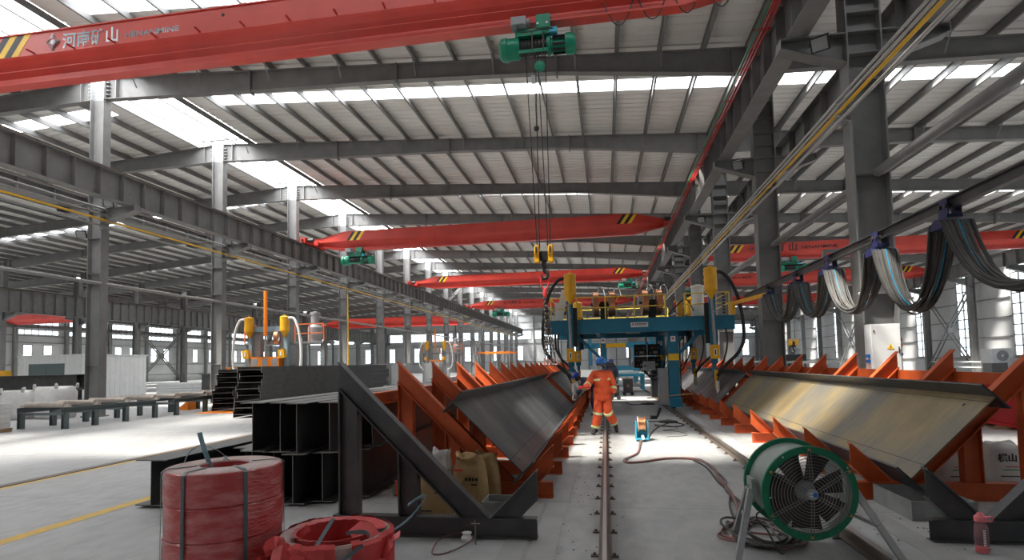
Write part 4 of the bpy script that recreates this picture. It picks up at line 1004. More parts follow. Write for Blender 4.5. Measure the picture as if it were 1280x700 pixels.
# welding bits on the aisle
t = thing('angle_grinder', 'black hand grinder standing on the floor near the wire feeder', 'tool', (1.35, 17.0, 0))
MB().cyl((1.25,17.0,.05),(1.42,17.0,.05),.05,10).cyl((1.42,17,.06),(1.52,17,.32),.035,8).build('body', 'black', t); MB().cyl((1.25,16.98,.05),(1.21,16.98,.05),.07,14).build('disc', 'mill_edge', t)
def pad(x, y, sx, sy, label):
    mb = MB(); n = 14; V = [(x,y,.09)]+[(x+sx*math.cos(a)*(1+.12*math.sin(3*a)), y+sy*math.sin(a), .05) for a in [q/n*2*math.pi for q in range(n)]]+[(x+1.1*sx*math.cos(a), y+1.1*sy*math.sin(a), 0) for a in [q/n*2*math.pi for q in range(n)]]
    F = [(0,1+i,1+(i+1)%n) for i in range(n)]+[(1+i,1+n+i,1+n+(i+1)%n,1+(i+1)%n) for i in range(n)]
    return tag(mb.add(V, F).build('work_pad', 'cable_dark', smooth=True), label, 'pad')
pad(1.62, 16.0, .24, .16, 'dark padded mat lying on the floor by the wire feeder'); pad(1.55, 22.6, .25, .2, 'dark padded mat lying under the gantry')
tag(MB().bar((1.25,18.3,.52),(2.6,18.0,.66),.07,.03).build('pale_board', 'wood'), 'pale board propped across the gantry leg', 'board')
# scattered debris
rnd = random.Random(11); mb = MB()
for i in range(150):
    if i % 2: x, y = rnd.uniform(2.4,3.4), rnd.uniform(5.5,6.9)
    else: x, y = rnd.gauss(-.45,.12) if i % 4 else rnd.gauss(-.05,.1), rnd.uniform(4.8,10)
    s_ = rnd.uniform(.003,.009); mb.box((x,y,s_*.3), (s_*2,s_,s_*.6), Matrix.Rotation(rnd.random()*3, 3, 'Z'))
tag(mb.build('metal_chips', 'debris'), 'scattered dark metal chips along the jig bases and rails', 'debris', kind='stuff')
# trays and bottle
def tray(x0, x1, y0, y1, h, m, label):
    mb = MB(); w_ = .012
    mb.bb(x0,x1,y0,y1,0,w_).bb(x0,x0+w_,y0,y1,w_,h).bb(x1-w_,x1,y0,y1,w_,h).bb(x0+w_,x1-w_,y0,y0+w_,w_,h).bb(x0+w_,x1-w_,y1-w_,y1,w_,h)
    return tag(mb.build('steel_tray', m), label, 'tray')
tray(3.02,3.62,6.45,7.30,.20,'concrete_block','grey steel tray on the floor under the rust-streaked beam')
tray(-1.36,-1.02,6.05,6.40,.22,'concrete_block','grey steel tray on the floor below the dark grey beam')
t = thing('water_bottle', 'pink plastic water bottle standing before the black jig frame', 'bottle', (3.10, 5.50, 0))
MB().lathe([(0,.0),(.045,0),(.05,.02),(.05,.2),(.047,.225),(.035,.25),(.035,.262)], (3.10,5.5,0), n=20).build('body', 'bottle_clear', t, True)
l = MB().lathe([(.038,.258),(.045,.262),(.045,.3),(.03,.315),(.02,.335),(0,.338)], (3.10,5.5,0), n=20).build('lid', 'bottle_pink', t, True)
MB().tube(spline([(3.14,5.49,.30),(3.185,5.49,.30),(3.18,5.49,.265),(3.145,5.49,.265)]), .008, 6).build('carry_loop', 'bottle_pink', l, True)
MB().lathe([(.0,.006),(.044,.006),(.044,.05),(0,.05)], (3.10,5.5,0), n=16).build('water', 'bottle_pink', t, True)
for i in range(7): MB().bb(3.085,3.105,5.446,5.449,.07+.02*i,.083+.02*i).build('print_mark', 'white', t)

# ------------------------------------------------------------------ sacks
def sack(x, y, wx, wy, h, m, label, cat='sack', grp=None, seed=0, tie=True, rz=0, prints=None):
    rnd = random.Random(seed); t = thing('filled_sack', label, cat, (x, y, 0), grp); n = 20; V = []; F = []
    secs = [(0,.84),(.03,.97),(.18,1.05),(.42,1.03),(.62,.97),(.76,.90),(.86,.80),(.93,.70),(.99,.74),(1.05,.80),(1.02,.70),(.92,.55)] if tie else [(0,.82),(.03,.96),(.2,1.03),(.55,1.02),(.85,.97),(.97,.88),(1.0,.8)]
    ph = rnd.random()*6
    for q, (f, s_) in enumerate(secs):
        for k in range(n):
            a = 2*math.pi*k/n; c, d = math.cos(a), math.sin(a); e = .62
            r_ = s_*(1+.035*math.sin(3*a+ph+q*.6)+(.03*math.sin(5*a+1.3*q+ph) if f < .8 else .06*math.sin(7*a+2.1*q+ph)+.05*math.sin(4*a+q)))
            X = math.copysign(abs(c)**e, c)*wx/2*r_; Yq = math.copysign(abs(d)**e, d)*wy/2*r_
            z = h*f+((.02*math.sin(3*a+ph) if f < .85 else .018*math.sin(5*a+ph)+.022*math.sin(2*a+q))*f if f > .5 else 0)
            ca, sa = math.cos(rz), math.sin(rz); V.append((x+X*ca-Yq*sa, y+X*sa+Yq*ca, max(z, 0)))
    for q in range(len(secs)-1): F += [(q*n+k, q*n+(k+1)%n, (q+1)*n+(k+1)%n, (q+1)*n+k) for k in range(n)]
    F += [tuple(reversed(range(n)))]+([tuple(range((len(secs)-1)*n, len(secs)*n))])
    MB().add(V, F).build('bag', m, t, 'all')
    for (u, zz, sx, sz, pm) in (prints or []):
        MB().bb(x+u-sx/2, x+u+sx/2, y-wy/2*1.05-.003, y-wy/2*1.0, zz, zz+sz).build('print_mark', pm, t)
    return t
marks = [(dx, .36, .026, .034, 'print_black') for dx in (.0,.04,.08,.12)]+[(.09,.31,.07,.014,'print_black'),(-.04,.12,.12,.012,'print_black'),(-.04,.09,.14,.012,'print_black')]
sack(-1.92, 6.18, .42, .34, .50, 'kraft', 'slumped brown paper sack leaning under the black jig arm', seed=1, prints=marks[4:])
sack(-1.62, 6.62, .40, .36, .60, 'kraft', 'upright brown paper sack with dark print and red top marks', seed=2, prints=marks+[(-.09,.47,.10,.02,'print_red')])
sack(-1.50, 7.02-.02, .34, .26, .56, 'kraft', 'brown paper sack half hidden against the orange frame', seed=3)
sack(-1.98, 6.66, .28, .26, .64, 'white_bag', 'white plastic sack top showing behind the brown ones', seed=4)
wm = [(0,.12,.22,.012,'print_black'),(0.02,.2,.2,.012,'print_green'),(.05,.24,.2,.01,'print_red')]
t = sack(4.40, 8.30, .46, .3, .46, 'white_bag', 'white printed sack behind the post of the near orange frame', seed=5, tie=False, prints=wm)
t = sack(5.00, 8.35, .46, .3, .52, 'white_bag', 'white printed sack standing right of the orange post', seed=6, tie=False, prints=wm)
text('棋山', .11, (4.86,8.18,.32), (R(90),0,0), 'print_black', t)
t = None
def bulk_bag(x, y, s_, h, label, seed):
    t = sack(x, y, s_, s_, h, 'white_bag', label, 'bulk bag', seed=seed, tie=False); t.name = 'bulk_bag'
    for dx in (-1, 1):
        for dy in (-1, 1):
            c = Vector((x+dx*s_*.38, y+dy*s_*.38, h-.05))
            ribbon([c, c+Vector((dx*.01,0,.12)), c+Vector((dx*.05,0,.18)), c+Vector((dx*.09,0,.12)), c+Vector((dx*.08,0,-.02))], .07, (0,1,0), 'lifting_loop', 'white_bag', t)
bulk_bag(-22.25, 18.75, 1.15, 1.08, 'sagging white bulk bag with lifting loops, next to the pallet stack', 21)
bulk_bag(-21.0, 18.95, 1.15, 1.2, 'fuller white bulk bag with lifting loops, against the ridge column', 22)
t = thing('pallet_stack', 'wrapped pale block stack on a wooden pallet beside the roller conveyor', 'pallet', (-18.35, 14.1, 0))
for i in range(3): MB().bb(-18.95+.55*i,-18.8+.55*i,13.6,14.6,0,.08).build('pallet_runner', 'wood', t)
MB().bb(-19.0,-17.67,13.6,14.6,.08,.11).build('pallet_deck', 'wood', t)
for i in range(5):
    for j in range(3): MB().bb(-18.95+.425*j,-18.545+.425*j,13.65,14.55,.11+.15*i,.25+.15*i).build('wrapped_block', 'white_bag', t)

# ------------------------------------------------------------------ roller conveyors
def conveyor(xa, xb, ys, label):
    t = thing('roller_conveyor', label, 'conveyor', ((xa+xb)/2, ys[0], 0))
    for x in (xa, xb): MB().extr([(-.05,-.08),(.05,-.08),(.05,-.065),(-.035,-.065),(-.035,.065),(.05,.065),(.05,.08),(-.05,.08)], (x,ys[0]-.1,.58), (x,ys[-1]+.1,.58), (0,0,1)).build('side_beam', 'conveyor', t)
    for y in ys:
        MB().bb(xa,xb,y-.05,y+.05,.42,.50).build('cross_beam', 'conveyor', t)
        for x in (xa, xb): 
            MB().ibeam((x,y,0),(x,y,.5),.14,.14,.01,.012,upv=(1,0,0)).build('leg', 'conveyor', t)
            MB().bb(x-.07,x+.07,y+.02,y+.14,.66,.74).build('bearing', 'roller', t)
        MB().cyl((xa+.09,y+.08,.74),(xb-.09,y+.08,.74),.085,14).build('roller', 'roller', t, True)
conveyor(-18.1, -16.5, [15.2,16.25,17.45,18.75], 'grey roller conveyor in front of the bulk bags')
conveyor(-18.0, -16.4, [19.7,21.3,22.9], 'grey roller conveyor between the column and the flat beam pile')
tag(MB().prism([(-18.6,22.3,.0),(-18.0,22.3,.0),(-18.0,22.3,.42)], (0,.5,0)).build('orange_wedge','orange'), 'orange steel wedge under the roller conveyor', 'wedge')
# ------------------------------------------------------------------ the welding gantry
def hopper(x, y, z0, z1, r_, par, m='yellow'):
    h = z1-z0; cone = h*.30
    o = MB().lathe([(r_*.16,z0),(r_*.22,z0+.02),(r_*.98,z0+cone),(r_*1.03,z0+cone),(r_*1.03,z0+cone+.03),(r_,z0+cone+.03),(r_,z1-.10),(r_*1.04,z1-.10),(r_*1.04,z1-.05),(r_*.8,z1-.02),(r_*.3,z1),(0,z1+.005)], (x,y,0), n=24).build('flux_hopper', m, par, True)
    MB().cyl((x,y,z1),(x,y,z1+.06),r_*.2,10).build('lid_knob', m, o)
    return o
G = thing('welding_gantry', 'blue welding gantry straddling the floor rails with yellow hoppers and wire spools', 'gantry', (1.05, 20, 0))
YF, YBk = 19.4, 24.0
for yb, nm in ((YF, 'front'), (YBk, 'back')):
    b = MB().bb(-1.97, 4.15, yb-.2, yb+.2, 2.66, 3.08).build('cross_beam', 'blue', G)
    MB().bb(-1.97, 4.15, yb-.215, yb+.215, 3.08, 3.10).bb(-1.97, 4.15, yb-.215, yb+.215, 2.645, 2.66).build('flange_plate', 'blue', b)
    s_ = MB().bb(.86, 1.42, yb-.212, yb-.201, 2.80, 2.96).build('name_plate', 'white', b)
    MB().prism([(.90,yb-.213,2.87),(.955,yb-.213,2.87),(.97,yb-.213,2.925),(.915,yb-.213,2.925)], (0,-.003,0)).build('logo', 'print_red', b)
    for i in range(8): MB().bb(1.0+.048*i, 1.035+.048*i, yb-.216, yb-.213, 2.885, 2.925).build('plate_print', 'print_black', b)
    for i in range(12): MB().bb(1.0+.03*i, 1.02+.03*i, yb-.216, yb-.213, 2.85, 2.866).build('plate_print', 'cable_red', b)
MB().bb(-.3, 0, YF+.2, YBk-.2, 2.7, 3.05).build('side_beam', 'blue', G); MB().bb(2.15, 2.45, YF+.2, YBk-.2, 2.7, 3.05).build('side_beam', 'blue', G)
MB().bb(-1.9, 4.1, YF+.215, YBk-.215, 3.08, 3.10).build('deck', 'mill_dark', G)
for x, w_ in ((-.06,.18), (2.22,.34)):
    for y in (19.55, 24.0):
        l = MB().bb(x-w_/2, x+w_/2, y-.14, y+.14, .30, 2.645).build('leg', 'blue', G)
        MB().bb(x-.08, x+.08, y-.155, y-.142, 2.30, 2.48).build('notice', 'white', l); MB().box((x,y-.158,2.40), (.07,.004,.05)).build('notice_mark', 'print_red', l)
        MB().bb(x-w_/2-.002, x+w_/2+.002, y-.145, y-.141, 1.68, 1.90).build('yellow_label', 'crane_yellow', l) if x > 1 else None
        f = MB().bb(x-.19, x+.19, y-.42, y+.42, .16, .44).build('wheel_truck', 'blue', l)
        xr_ = -.06 if x < 1 else 2.15
        for dy in (-.25, .25): MB().cyl((xr_-.05,y+dy,.20),(xr_+.05,y+dy,.20),.088,14).build('wheel', 'rubber', f)
        # diagonal braces to the beam
        MB().bar((x+(-1 if x < 1 else 1)*.05,y,1.75), (x+(-1 if x < 1 else 1)*.95,y,2.66), .12, .1).build('brace', 'blue', G)
    MB().bb(x-.08, x+.08, 19.7, 23.85, .48, .62).build('tie_beam', 'blue', G)
MB().bb(1.72, 2.03, 19.45, 19.95, .22, 1.42).build('transformer_cabinet', 'grey', G)
MB().bb(1.80, 2.08, 23.6, 24.2, .22, 1.3).build('transformer_cabinet', 'grey', G)
for z, s_ in ((.22,0),): pass
# torch columns with hopper, yellow control box and hose
for k, (x, y) in enumerate(((-1.12,19.0),(3.42,19.0),(-1.10,23.6),(3.45,23.6))):
    mi = -1 if x < 1 else 1
    c = MB().bb(x-.10, x+.10, y-.09, y+.09, 1.55, 3.75).build('torch_column', 'blue', G)
    MB().bb(x-.16*mi-.07, x-.16*mi+.07, y-.02, y+.12, 2.2, 3.5).build('slide_rail', 'black', c)
    for z in (2.0, 2.6, 3.2): MB().cyl((x+.02,y-.09,z),(x+.02,y-.2,z),.03,8).build('clamp', 'galv', c)
    hopper(x-.03*mi, y-.14, *((3.60, 4.64) if k < 2 else (3.25, 4.15)), .20, G)
    MB().cyl((x+.02,y-.2,1.75),(x-.02,y-.14,3.62 if k < 2 else 3.27),.045,10).build('flux_pipe', 'grey', G, True)
    bx = MB().bb(x-.13, x+.13, y-.30, y-.12, 1.70, 2.14).build('control_box', 'yellow', G)
    MB().bb(x-.04, x+.04, y-.306, y-.30, 1.80, 2.02).build('box_window', 'white', bx); MB().bb(x-.018, x+.018, y-.31, y-.306, 1.83, 1.99).build('box_slot', 'black', bx)
    MB().bb(x-.06, x+.06, y-.06, y+.06, 1.1, 1.55).build('torch_slide', 'blue', G)
    MB().bb(x-.05+.03, x+.05+.03, y-.12, y-.02, .72, 1.35).build('torch_arm', 'yellow', G)
    MB().cyl((x+.06,y-.12,.55),(x+.06,y-.12,1.0),.05,10).lathe([(.05,.44),(.065,.47),(.065,.55),(.04,.58)], (x+.06,y-.12,0), n=12).build('torch_head', 'white', G, True)
    q = 1 if x > 1 else -1
    dz = 0 if k < 2 else -.48
    P = [(x+q*.12,y-.15,4.48+dz),(x+q*.36,y-.12,4.42+dz),(x+q*.66,y-.1,4.0+dz),(x+q*.86,y-.1,3.3),(x+q*.92,y-.1,2.4),(x+q*.74,y-.1,1.9),(x+q*.34,y-.1,1.5),(x+.05,y-.1,1.15)]
    MB().tube(spline(P), .055 if k < 2 else .045, 10).build('flux_hose', 'rubber', G, True)
    P = [(x+q*.40,y,2.66),(x+q*.42,y-.05,2.2),(x+q*.3,y-.08,1.7),(x+q*.1,y-.1,1.2),(x+.06,y-.1,.9)]
    MB().tube(spline(P), .03, 8).build('torch_cable', 'cable_dark', G, True)
# railing on the deck
for y0_, y1_ in ((19.25,19.25),):
    pass
def rail_run(pts, posts):
    for z in (3.5, 3.86):
        MB().tube([(x, y, z) for x, y in pts], .018, 8).build('guard_rail', 'railing', G, True)
    for x, y in posts: MB().cyl((x,y,3.10),(x,y,3.86),.024,8).build('guard_post', 'railing', G, True)
rail_run([(-1.78,19.28),(2.0,19.28)], [(-1.78,19.28),(-.9,19.28),(.05,19.28),(1.0,19.28),(2.0,19.28)])
rail_run([(2.62,19.28),(4.02,19.28),(4.02,24.1)], [(2.62,19.28),(4.02,19.28),(4.02,21.7),(4.02,24.1)])
rail_run([(-1.78,19.28),(-1.78,24.1),(2.6,24.1)], [(-1.78,21.7),(-1.78,24.1),(.4,24.1),(2.6,24.1)])
# wire spools and their guides
for x in (-.28,.26,1.36,1.82):
    sp = MB().lathe([(.14,-.09),(.43,-.09),(.43,.09),(.14,.09)], (x,19.75,3.66), (1,.08,0), 28, closed=True).build('wire_spool', 'copper', G, True)
    for s_ in (-1, 1):
        c = Vector((x,19.75,3.66))+Vector((1,.08,0)).normalized()*s_*.10; a_ = Vector((1,.08,0)).normalized(); u_ = Vector((-.08,1,0)).normalized()
        for q in range(4):
            an = q*math.pi/4; d = u_*math.cos(an)+Vector((0,0,1))*math.sin(an); MB().bar(c-d*.43, c+d*.43, .035, .012, a_).build('spool_cage', 'grey', sp)
    MB().cyl((x-.16,19.69,3.66),(x+.16,19.81,3.66),.05,10).build('spool_axle', 'black', G)
    MB().tube(spline([(x+.1,19.9,3.75),(x+.1,19.9,4.1),(x+.16,19.9,4.24),(x+.28,19.85,4.2),(x+.34,19.7,3.9)]), .022, 8).build('wire_guide', 'chrome', G, True)
for x in (0,1.6):
    MB().bb(x-.12, x+.12, 19.6, 19.9, 3.10, 3.74).bb(x-.2,x+.2,19.7,19.85,3.58,3.7).build('spool_stand', 'black', G)
for x, a in ((.1,.5),(1.7,.7)): MB().tube(spline([(x,19.7,3.75),(x+.3,19.45,3.5),(x+a,19.2,3.2),(x+a+.5,19.1,3.05)]), .012, 6).build('wire_liner', 'cable_grey', G, True)
# dust collectors
d = MB().lathe([(0,3.10),(.24,3.10),(.24,3.52),(.20,3.60),(.20,4.06),(.22,4.08),(.22,4.16),(.10,4.20),(0,4.2)], (3.12,19.8,0), n=24).build('dust_collector', 'white', G, True)
MB().tube(spline([(2.95,19.6,3.3),(2.7,19.5,3.7),(2.4,19.45,3.5),(2.1,19.4,3.2)]), .02, 8).build('collector_hose', 'rubber', d, True)
d = MB().box((-1.42,19.62,3.66), (.22,.28,1.05), Matrix.Rotation(R(12),3,'Y')).box((-1.58,19.62,3.45), (.16,.24,.6)).build('dust_collector', 'white', G)
for k in range(9): MB().box((-1.36+.018*k+.02,19.47,3.28+.09*k), (.07,.012,.045), Matrix.Rotation(R(12),3,'Y')).build('hazard_mark', 'crane_black' if k % 2 else 'crane_yellow', d)
for k in range(7): MB().bb(3.78,3.86,19.15,19.2,3.16+.1*k,3.21+.1*k).build('cable_chain_link', 'crane_black', G)
MB().bb(2.42,2.58,19.5,19.8,3.10,3.62).build('deck_box', 'yellow', G)
# yellow towing arm reaching to the festoon
a = MB().bb(4.02,4.12,18.9,19.5,3.10,3.52).build('tow_arm_post', 'yellow', G)
MB().bar((4.08,19.2,3.46),(4.42,16.3,3.42),.10,.10).build('tow_arm', 'yellow', G); MB().bb(4.36,4.48,16.1,16.3,3.30,3.42).build('tow_clamp', 'black', G)
# control panels under the beams
for i in range(2):
    for j in range(2):
        x, z = 1.07+.5*i, 1.88-.46*j; b = MB().bb(x, x+.46, 21.9, 22.15, z, z+.42).build('control_panel', 'black', G)
        for q in range(4): MB().cyl((x+.07+.1*q,21.9,z+.28),(x+.07+.1*q,21.885,z+.28),.022,8).build('dial', 'grey' if q % 2 else 'print_red', b)
        MB().cyl((x+.1,21.9,z+.1),(x+.1,21.885,z+.1),.025,8).build('lamp', 'orange', b); MB().bb(x+.2,x+.36,21.89,21.9,z+.06,z+.16).build('meter', 'grey', b)
MB().bb(1.5,1.56,21.95,22.1,2.3,2.7).build('panel_hanger', 'blue', G)
b = MB().bb(1.36,1.80,21.6,21.75,1.34,1.66).build('control_console', 'panel_white', G)
for q in range(5):
    for r_ in range(3): MB().bb(1.50+.055*q,1.525+.055*q,21.594,21.6,1.40+.08*r_,1.425+.08*r_).build('button', ('print_green','print_red','black')[(q+r_) % 3], b)
MB().bb(1.40,1.48,21.594,21.6,1.46,1.52).build('display', 'print_red', b)
MB().bb(.98,1.28,21.95,22.1,1.45,1.65).build('control_console', 'panel_white', G)
rnd = random.Random(9)
for k in range(9):
    x0_, x1_ = rnd.uniform(1.1,2.0), rnd.uniform(1.9,3.2); MB().tube(spline([(x0_,22.1,rnd.uniform(1.4,1.9)),((x0_+x1_)/2,22.2,rnd.uniform(.9,1.3)),(x1_,22.3,rnd.uniform(1.3,2.0)),(x1_+.2,22.5,2.6)]), .02, 6).build('panel_cable', 'cable_dark', G, True)
for k in range(7): MB().tube([(2.52,20.2+.5*k,.5),(2.52,20.2+.5*k,2.6)] if k in (0,6) else [(2.52,20.2,.5+.3*k),(2.52,23.2,.5+.3*k)], .02, 6).build('ladder_bar', 'black', G)
# ------------------------------------------------------------------ things beyond the gantry
t = thing('machine_table', 'light blue machine table standing between the rails beyond the gantry', 'table', (1.3, 33, 0))
MB().bb(.55,2.05,31.5,33.5,.86,1.0).build('table_top', 'lblue', t)
for x in (.62,1.98):
    for y in (31.6,33.4): MB().bb(x-.06,x+.06,y-.06,y+.06,.1,.86).build('leg', 'lblue', t)
MB().bb(.62,1.98,31.7,33.3,.28,.36).build('shelf', 'grey', t); MB().bb(.7,1.8,31.9,33.0,1.0,1.12).build('plate_load', 'panel_white', t)
t = thing('fan', 'small dark round fan beside the light blue machine table', 'fan', (.15, 30, 0))
MB().lathe([(.2,0),(.42,0),(.42,.25),(.2,.25)], (.12,29.9,1.28), (0,1,0), 24, closed=True).build('drum', 'mill', t, True); MB().lathe([(0,.05),(.12,.05),(.12,.2),(0,.2)], (.12,29.9,1.28), (0,1,0), 14).build('motor', 'cable_red', t)
for s_ in (-1,1): MB().bar((.12+s_*.4,30,1.2),(.12+s_*.5,30,0),.06,.06).build('leg','steel',t)
MB().bb(-.1,.35,29.98,30.1,.9,.98).build('cradle', 'steel', t)
def trolleybox(x, y, sx, h, label):
    t = thing('welding_carriage', label, 'carriage', (x, y, 0)); MB().bb(x-sx/2,x+sx/2,y-.2,y+.2,.12,h).build('body', 'mill_dark', t); MB().bb(x-sx/2-.05,x+sx/2+.05,y-.22,y+.22,h,h+.05).build('top_plate', 'mill', t)
    for dx in (-1,1): MB().cyl((x+dx*sx*.4,y-.25,.09),(x+dx*sx*.4,y+.25,.09),.09,12).build('wheels', 'rubber', t)
    MB().cyl((x,y-.2,h*.6),(x,y-.24,h*.6),.08,12).build('hand_wheel', 'cable_red', t)
trolleybox(.35, 25.6, .42, .62, 'dark welding carriage on the floor behind the worker'); trolleybox(1.05, 28.8, .46, .78, 'dark welding carriage in front of the light blue table')
# second gantry, seen behind the first
t = thing('welding_gantry', 'second blue gantry far beyond the machine table', 'gantry', (1.05, 44, 0))
for x in (-.06, 2.2): MB().bb(x-.18,x+.18,43.8,44.2,.113,2.7).build('leg', 'blue', t)
MB().bb(-2,4.1,43.8,44.2,2.7,3.1).build('cross_beam', 'blue', t); MB().bb(-.4,2.5,43.85,44.15,1.0,1.35).build('machine_body', 'blue', t)
for x in (-1.1,3.4): MB().bb(x-.12,x+.12,43.5,43.75,1.4,3.8).build('torch_column', 'blue', t); hopper(x,43.4,3.6,4.6,.2,t)
tag(MB().bb(-.3,1.2,33.9,34.15,2.5,2.75).bb(-.3,-.1,33.9,34.15,.0,2.5).build('jib_arm', 'yellow'), 'yellow jib arm standing behind the light blue table', 'jib')

# upright gantry welders beyond the stacked beams
def post_welder(x, y, label, sc=1.0):
    t = thing('post_welder', label, 'welding machine', (x, y, 0))
    for s_ in (-1, 1):
        xx = x+s_*.93; c = MB().bb(xx-.09, xx+.09, y-.1, y+.1, 0, 3.9).build('torch_column', 'steel_blue', t)
        MB().bb(xx-s_*.25-.14, xx-s_*.25+.14, y+.1, y+.4, 0, 3.5).build('mast', 'grey', t)
        hopper(xx-.0, y-.2, 3.2, 4.22, .21, t)
        b = MB().box((xx-.08,y-.28,2.42), (.3,.2,.42), Matrix.Rotation(R(-8),3,'Y')).build('control_box', 'yellow', t); MB().bb(xx-.12,xx-.04,y-.40,y-.385,2.32,2.52).build('box_window', 'white', b)
        MB().tube(spline([(xx+s_*.15,y-.2,4.1),(xx+s_*.5,y-.2,4.05),(xx+s_*.75,y-.2,3.4),(xx+s_*.85,y-.2,2.4),(xx+s_*.75,y-.2,1.6),(xx+s_*.3,y-.2,1.25)]), .06, 8).build('flux_hose', 'white', t, True)
        MB().bb(xx-.05,xx+.05,y-.2,y-.1,1.2,1.8).build('torch_head', 'grey', t)
    MB().cyl((x,y-.3,1.9),(x,y-.3,3.3),.05,10).build('lift_rod', 'galv', t, True); MB().cyl((x,y-.3,3.3),(x,y-.3,5.45),.085,12).build('lift_cylinder', 'orange', t, True)
    MB().bb(x-.95,x+.95,y-.05,y+.1,3.5,3.75).build('head_beam', 'steel_blue', t)
    c = MB().bb(x-.72,x+.72,y-.35,y+.2,1.5,2.28).build('carriage', 'orange', t)
    for u in (-.52,0,.52): MB().bb(x+u-.14,x+u+.14,y-.356,y-.35,1.85,2.2).build('vent_panel', 'grey', c)
    MB().bb(x-1.6,x+2.6,y+.4,y+1.6,2.9,3.0).build('platform', 'steel', t)
    for x0_, x1_ in ((x-1.6,x-1.0),(x+1.1,x+2.6)):
        for z in (3.4,3.85): MB().bar((x0_,y+.45,z),(x1_,y+.45,z),.05).build('guard_rail', 'orange_rail', t)
        for xx in (x0_,(x0_+x1_)/2,x1_): MB().bar((xx,y+.45,3.0),(xx,y+.45,3.85),.05).build('guard_post', 'orange_rail', t)
    MB().lathe([(0,3.0),(.34,3.0),(.34,3.7),(.2,3.85),(.2,4.3),(.24,4.32),(.24,4.45),(0,4.5)], (x+1.85,y+1.0,0), n=18).build('dust_collector', 'grey', t, True)
    sp = MB().lathe([(.1,-.08),(.3,-.08),(.3,.08),(.1,.08)], (x+.4,y-.05,3.2), (1,.4,0), 18, closed=True).build('wire_spool', 'copper', t, True)
    for xx in (x-1.5,x+2.5): MB().bb(xx-.1,xx+.1,y+.5,y+.7,0,2.9).build('platform_leg', 'steel', t)
post_welder(-16.0, 25.2, 'welding machine with white hoses and an orange mast behind the flat beam piles')
post_welder(-17.3, 57.0, 'distant welding machine with white hoses and an orange mast among the ridge columns')
t = thing('orange_rack', 'row of orange cantilever arms on a far rack', 'rack', (-15.5, 74, 0))
for i in range(5): MB().bar((-16.5+.9*i,74,3.3),(-15.2+.9*i,73.4,3.05),.12,.2).build('rack_arm', 'orange', t)
MB().bar((-17,74,3.2),(-11.5,74,3.2),.14).build('rack_beam', 'orange_rail', t)
for x in (-16.8,-14.2,-11.7): MB().bar((x,74.1,0),(x,74.1,3.4),.14).build('rack_post', 'grey', t)
# ------------------------------------------------------------------ background on the cabin side
t = thing('site_cabin', 'white ribbed panel cabin with dark double doors', 'cabin', (-37, 36, 0))
mb = MB()
MB().bb(-39.6,-34.6,33,38.4,0,2.92).build('body', 'panel_white', t)
for i in range(13): MB().bb(-39.58+.4*i,-39.52+.4*i,32.985,33,0,2.92).build('wall_rib', 'panel_white', t)
for i in range(13): MB().bb(-34.6,-34.585,33.1+.42*i,33.16+.42*i,0,2.92).build('wall_rib', 'panel_white', t)
MB().bb(-39.7,-34.5,32.93,38.5,2.92,3.0).build('roof', 'panel_white', t)
for s_ in (0,1):
    d = MB().bb(-38.75+1.42*s_,-37.36+1.42*s_,32.95,32.985,.1,2.4).build('door', 'door_green', t); MB().bb(-37.5+.2*s_,-37.44+.2*s_,32.92,32.95,1.1,1.25).build('handle', 'chrome', d); MB().bb(-38.7+1.42*s_,-37.4+1.42*s_,32.94,32.95,1.3,1.34).build('rail', 'grey', d)
tag(MB().bb(-34.5,-24.8,42.0,48.0,0,3.2).bb(-34.55,-24.75,41.95,48.05,3.2,3.26).build('panel_cabin', 'panel_white'), 'long pale panel cabin behind the column beside the cross brace', 'cabin') if False else None
for i in range(4):
    y, z = 25.9+.55*(i % 2), .03+.82*(i//2)
    tag(MB().ibeam((-34.5,y,z+.4),(-27.9+.2*i,y,z+.4),.8,.5,.012,.016).build('steel_beam', 'mill_dark'), ('upper' if i > 1 else 'lower')+' black H-beam of the pile behind the bulk bags', 'steel beam', 'black beams behind the bulk bags')
t = thing('yellow_stand', 'yellow steel stand beside the white cabin', 'stand', (-41.5, 33, 0))
MB().bb(-41.8,-40.4,32.8,33.2,1.6,2.0).build('top', 'yellow', t)
for x in (-41.7,-40.5): MB().bb(x-.08,x+.08,32.9,33.1,0,1.6).build('leg', 'yellow', t)
t = thing('sack_pallet', 'pallet heaped with white sacks in front of the cabin side', 'pallet', (-30.2, 31.5, 0))
MB().bb(-31.3,-29.2,30.8,32.2,0,.14).build('pallet_deck', 'wood', t)
for i, (x, z, w_) in enumerate(((-30.9,.14,.7),(-30.2,.14,.7),(-29.55,.14,.6),(-30.6,.55,.8),(-29.9,.55,.8),(-30.3,.93,1.0))):
    MB().lathe([(0,0),(.42,.02),(.5,.16),(.46,.32),(0,.40)], (0,0,0), n=14).build('white_sack', 'white_bag', t, 'all').location = (x+30.2, .0, z); 
t = thing('panel_bundle', 'bundle of pale grey panels lying beyond the sack pallet', 'panels', (-27.5, 33, 0))
for i in range(5): MB().bb(-28.6,-26.0,32.6,34.6,.1+.17*i,.25+.17*i).build('panel', 'panel_white', t)
for x in (-28.4,-26.2): MB().bb(x-.08,x+.08,32.6,34.6,0,.1).build('bearer', 'wood', t)
t = thing('plate_stack', 'dark grey upright plate girder lying before the cross brace', 'steel beam', (-24.5, 31, 0))
MB().ibeam((-25.2,32.4,.75),(-20.9,30.9,.75),1.45,.4,.02,.03).build('girder', 'mill', t); MB().bar((-24.8,32.27,.0),(-24.6,32.2,.025),.3,.2).build('bearer', 'wood', t)
t = thing('machine_bench', 'cluttered machine bench under the cross brace', 'machine', (-33, 47, 0))
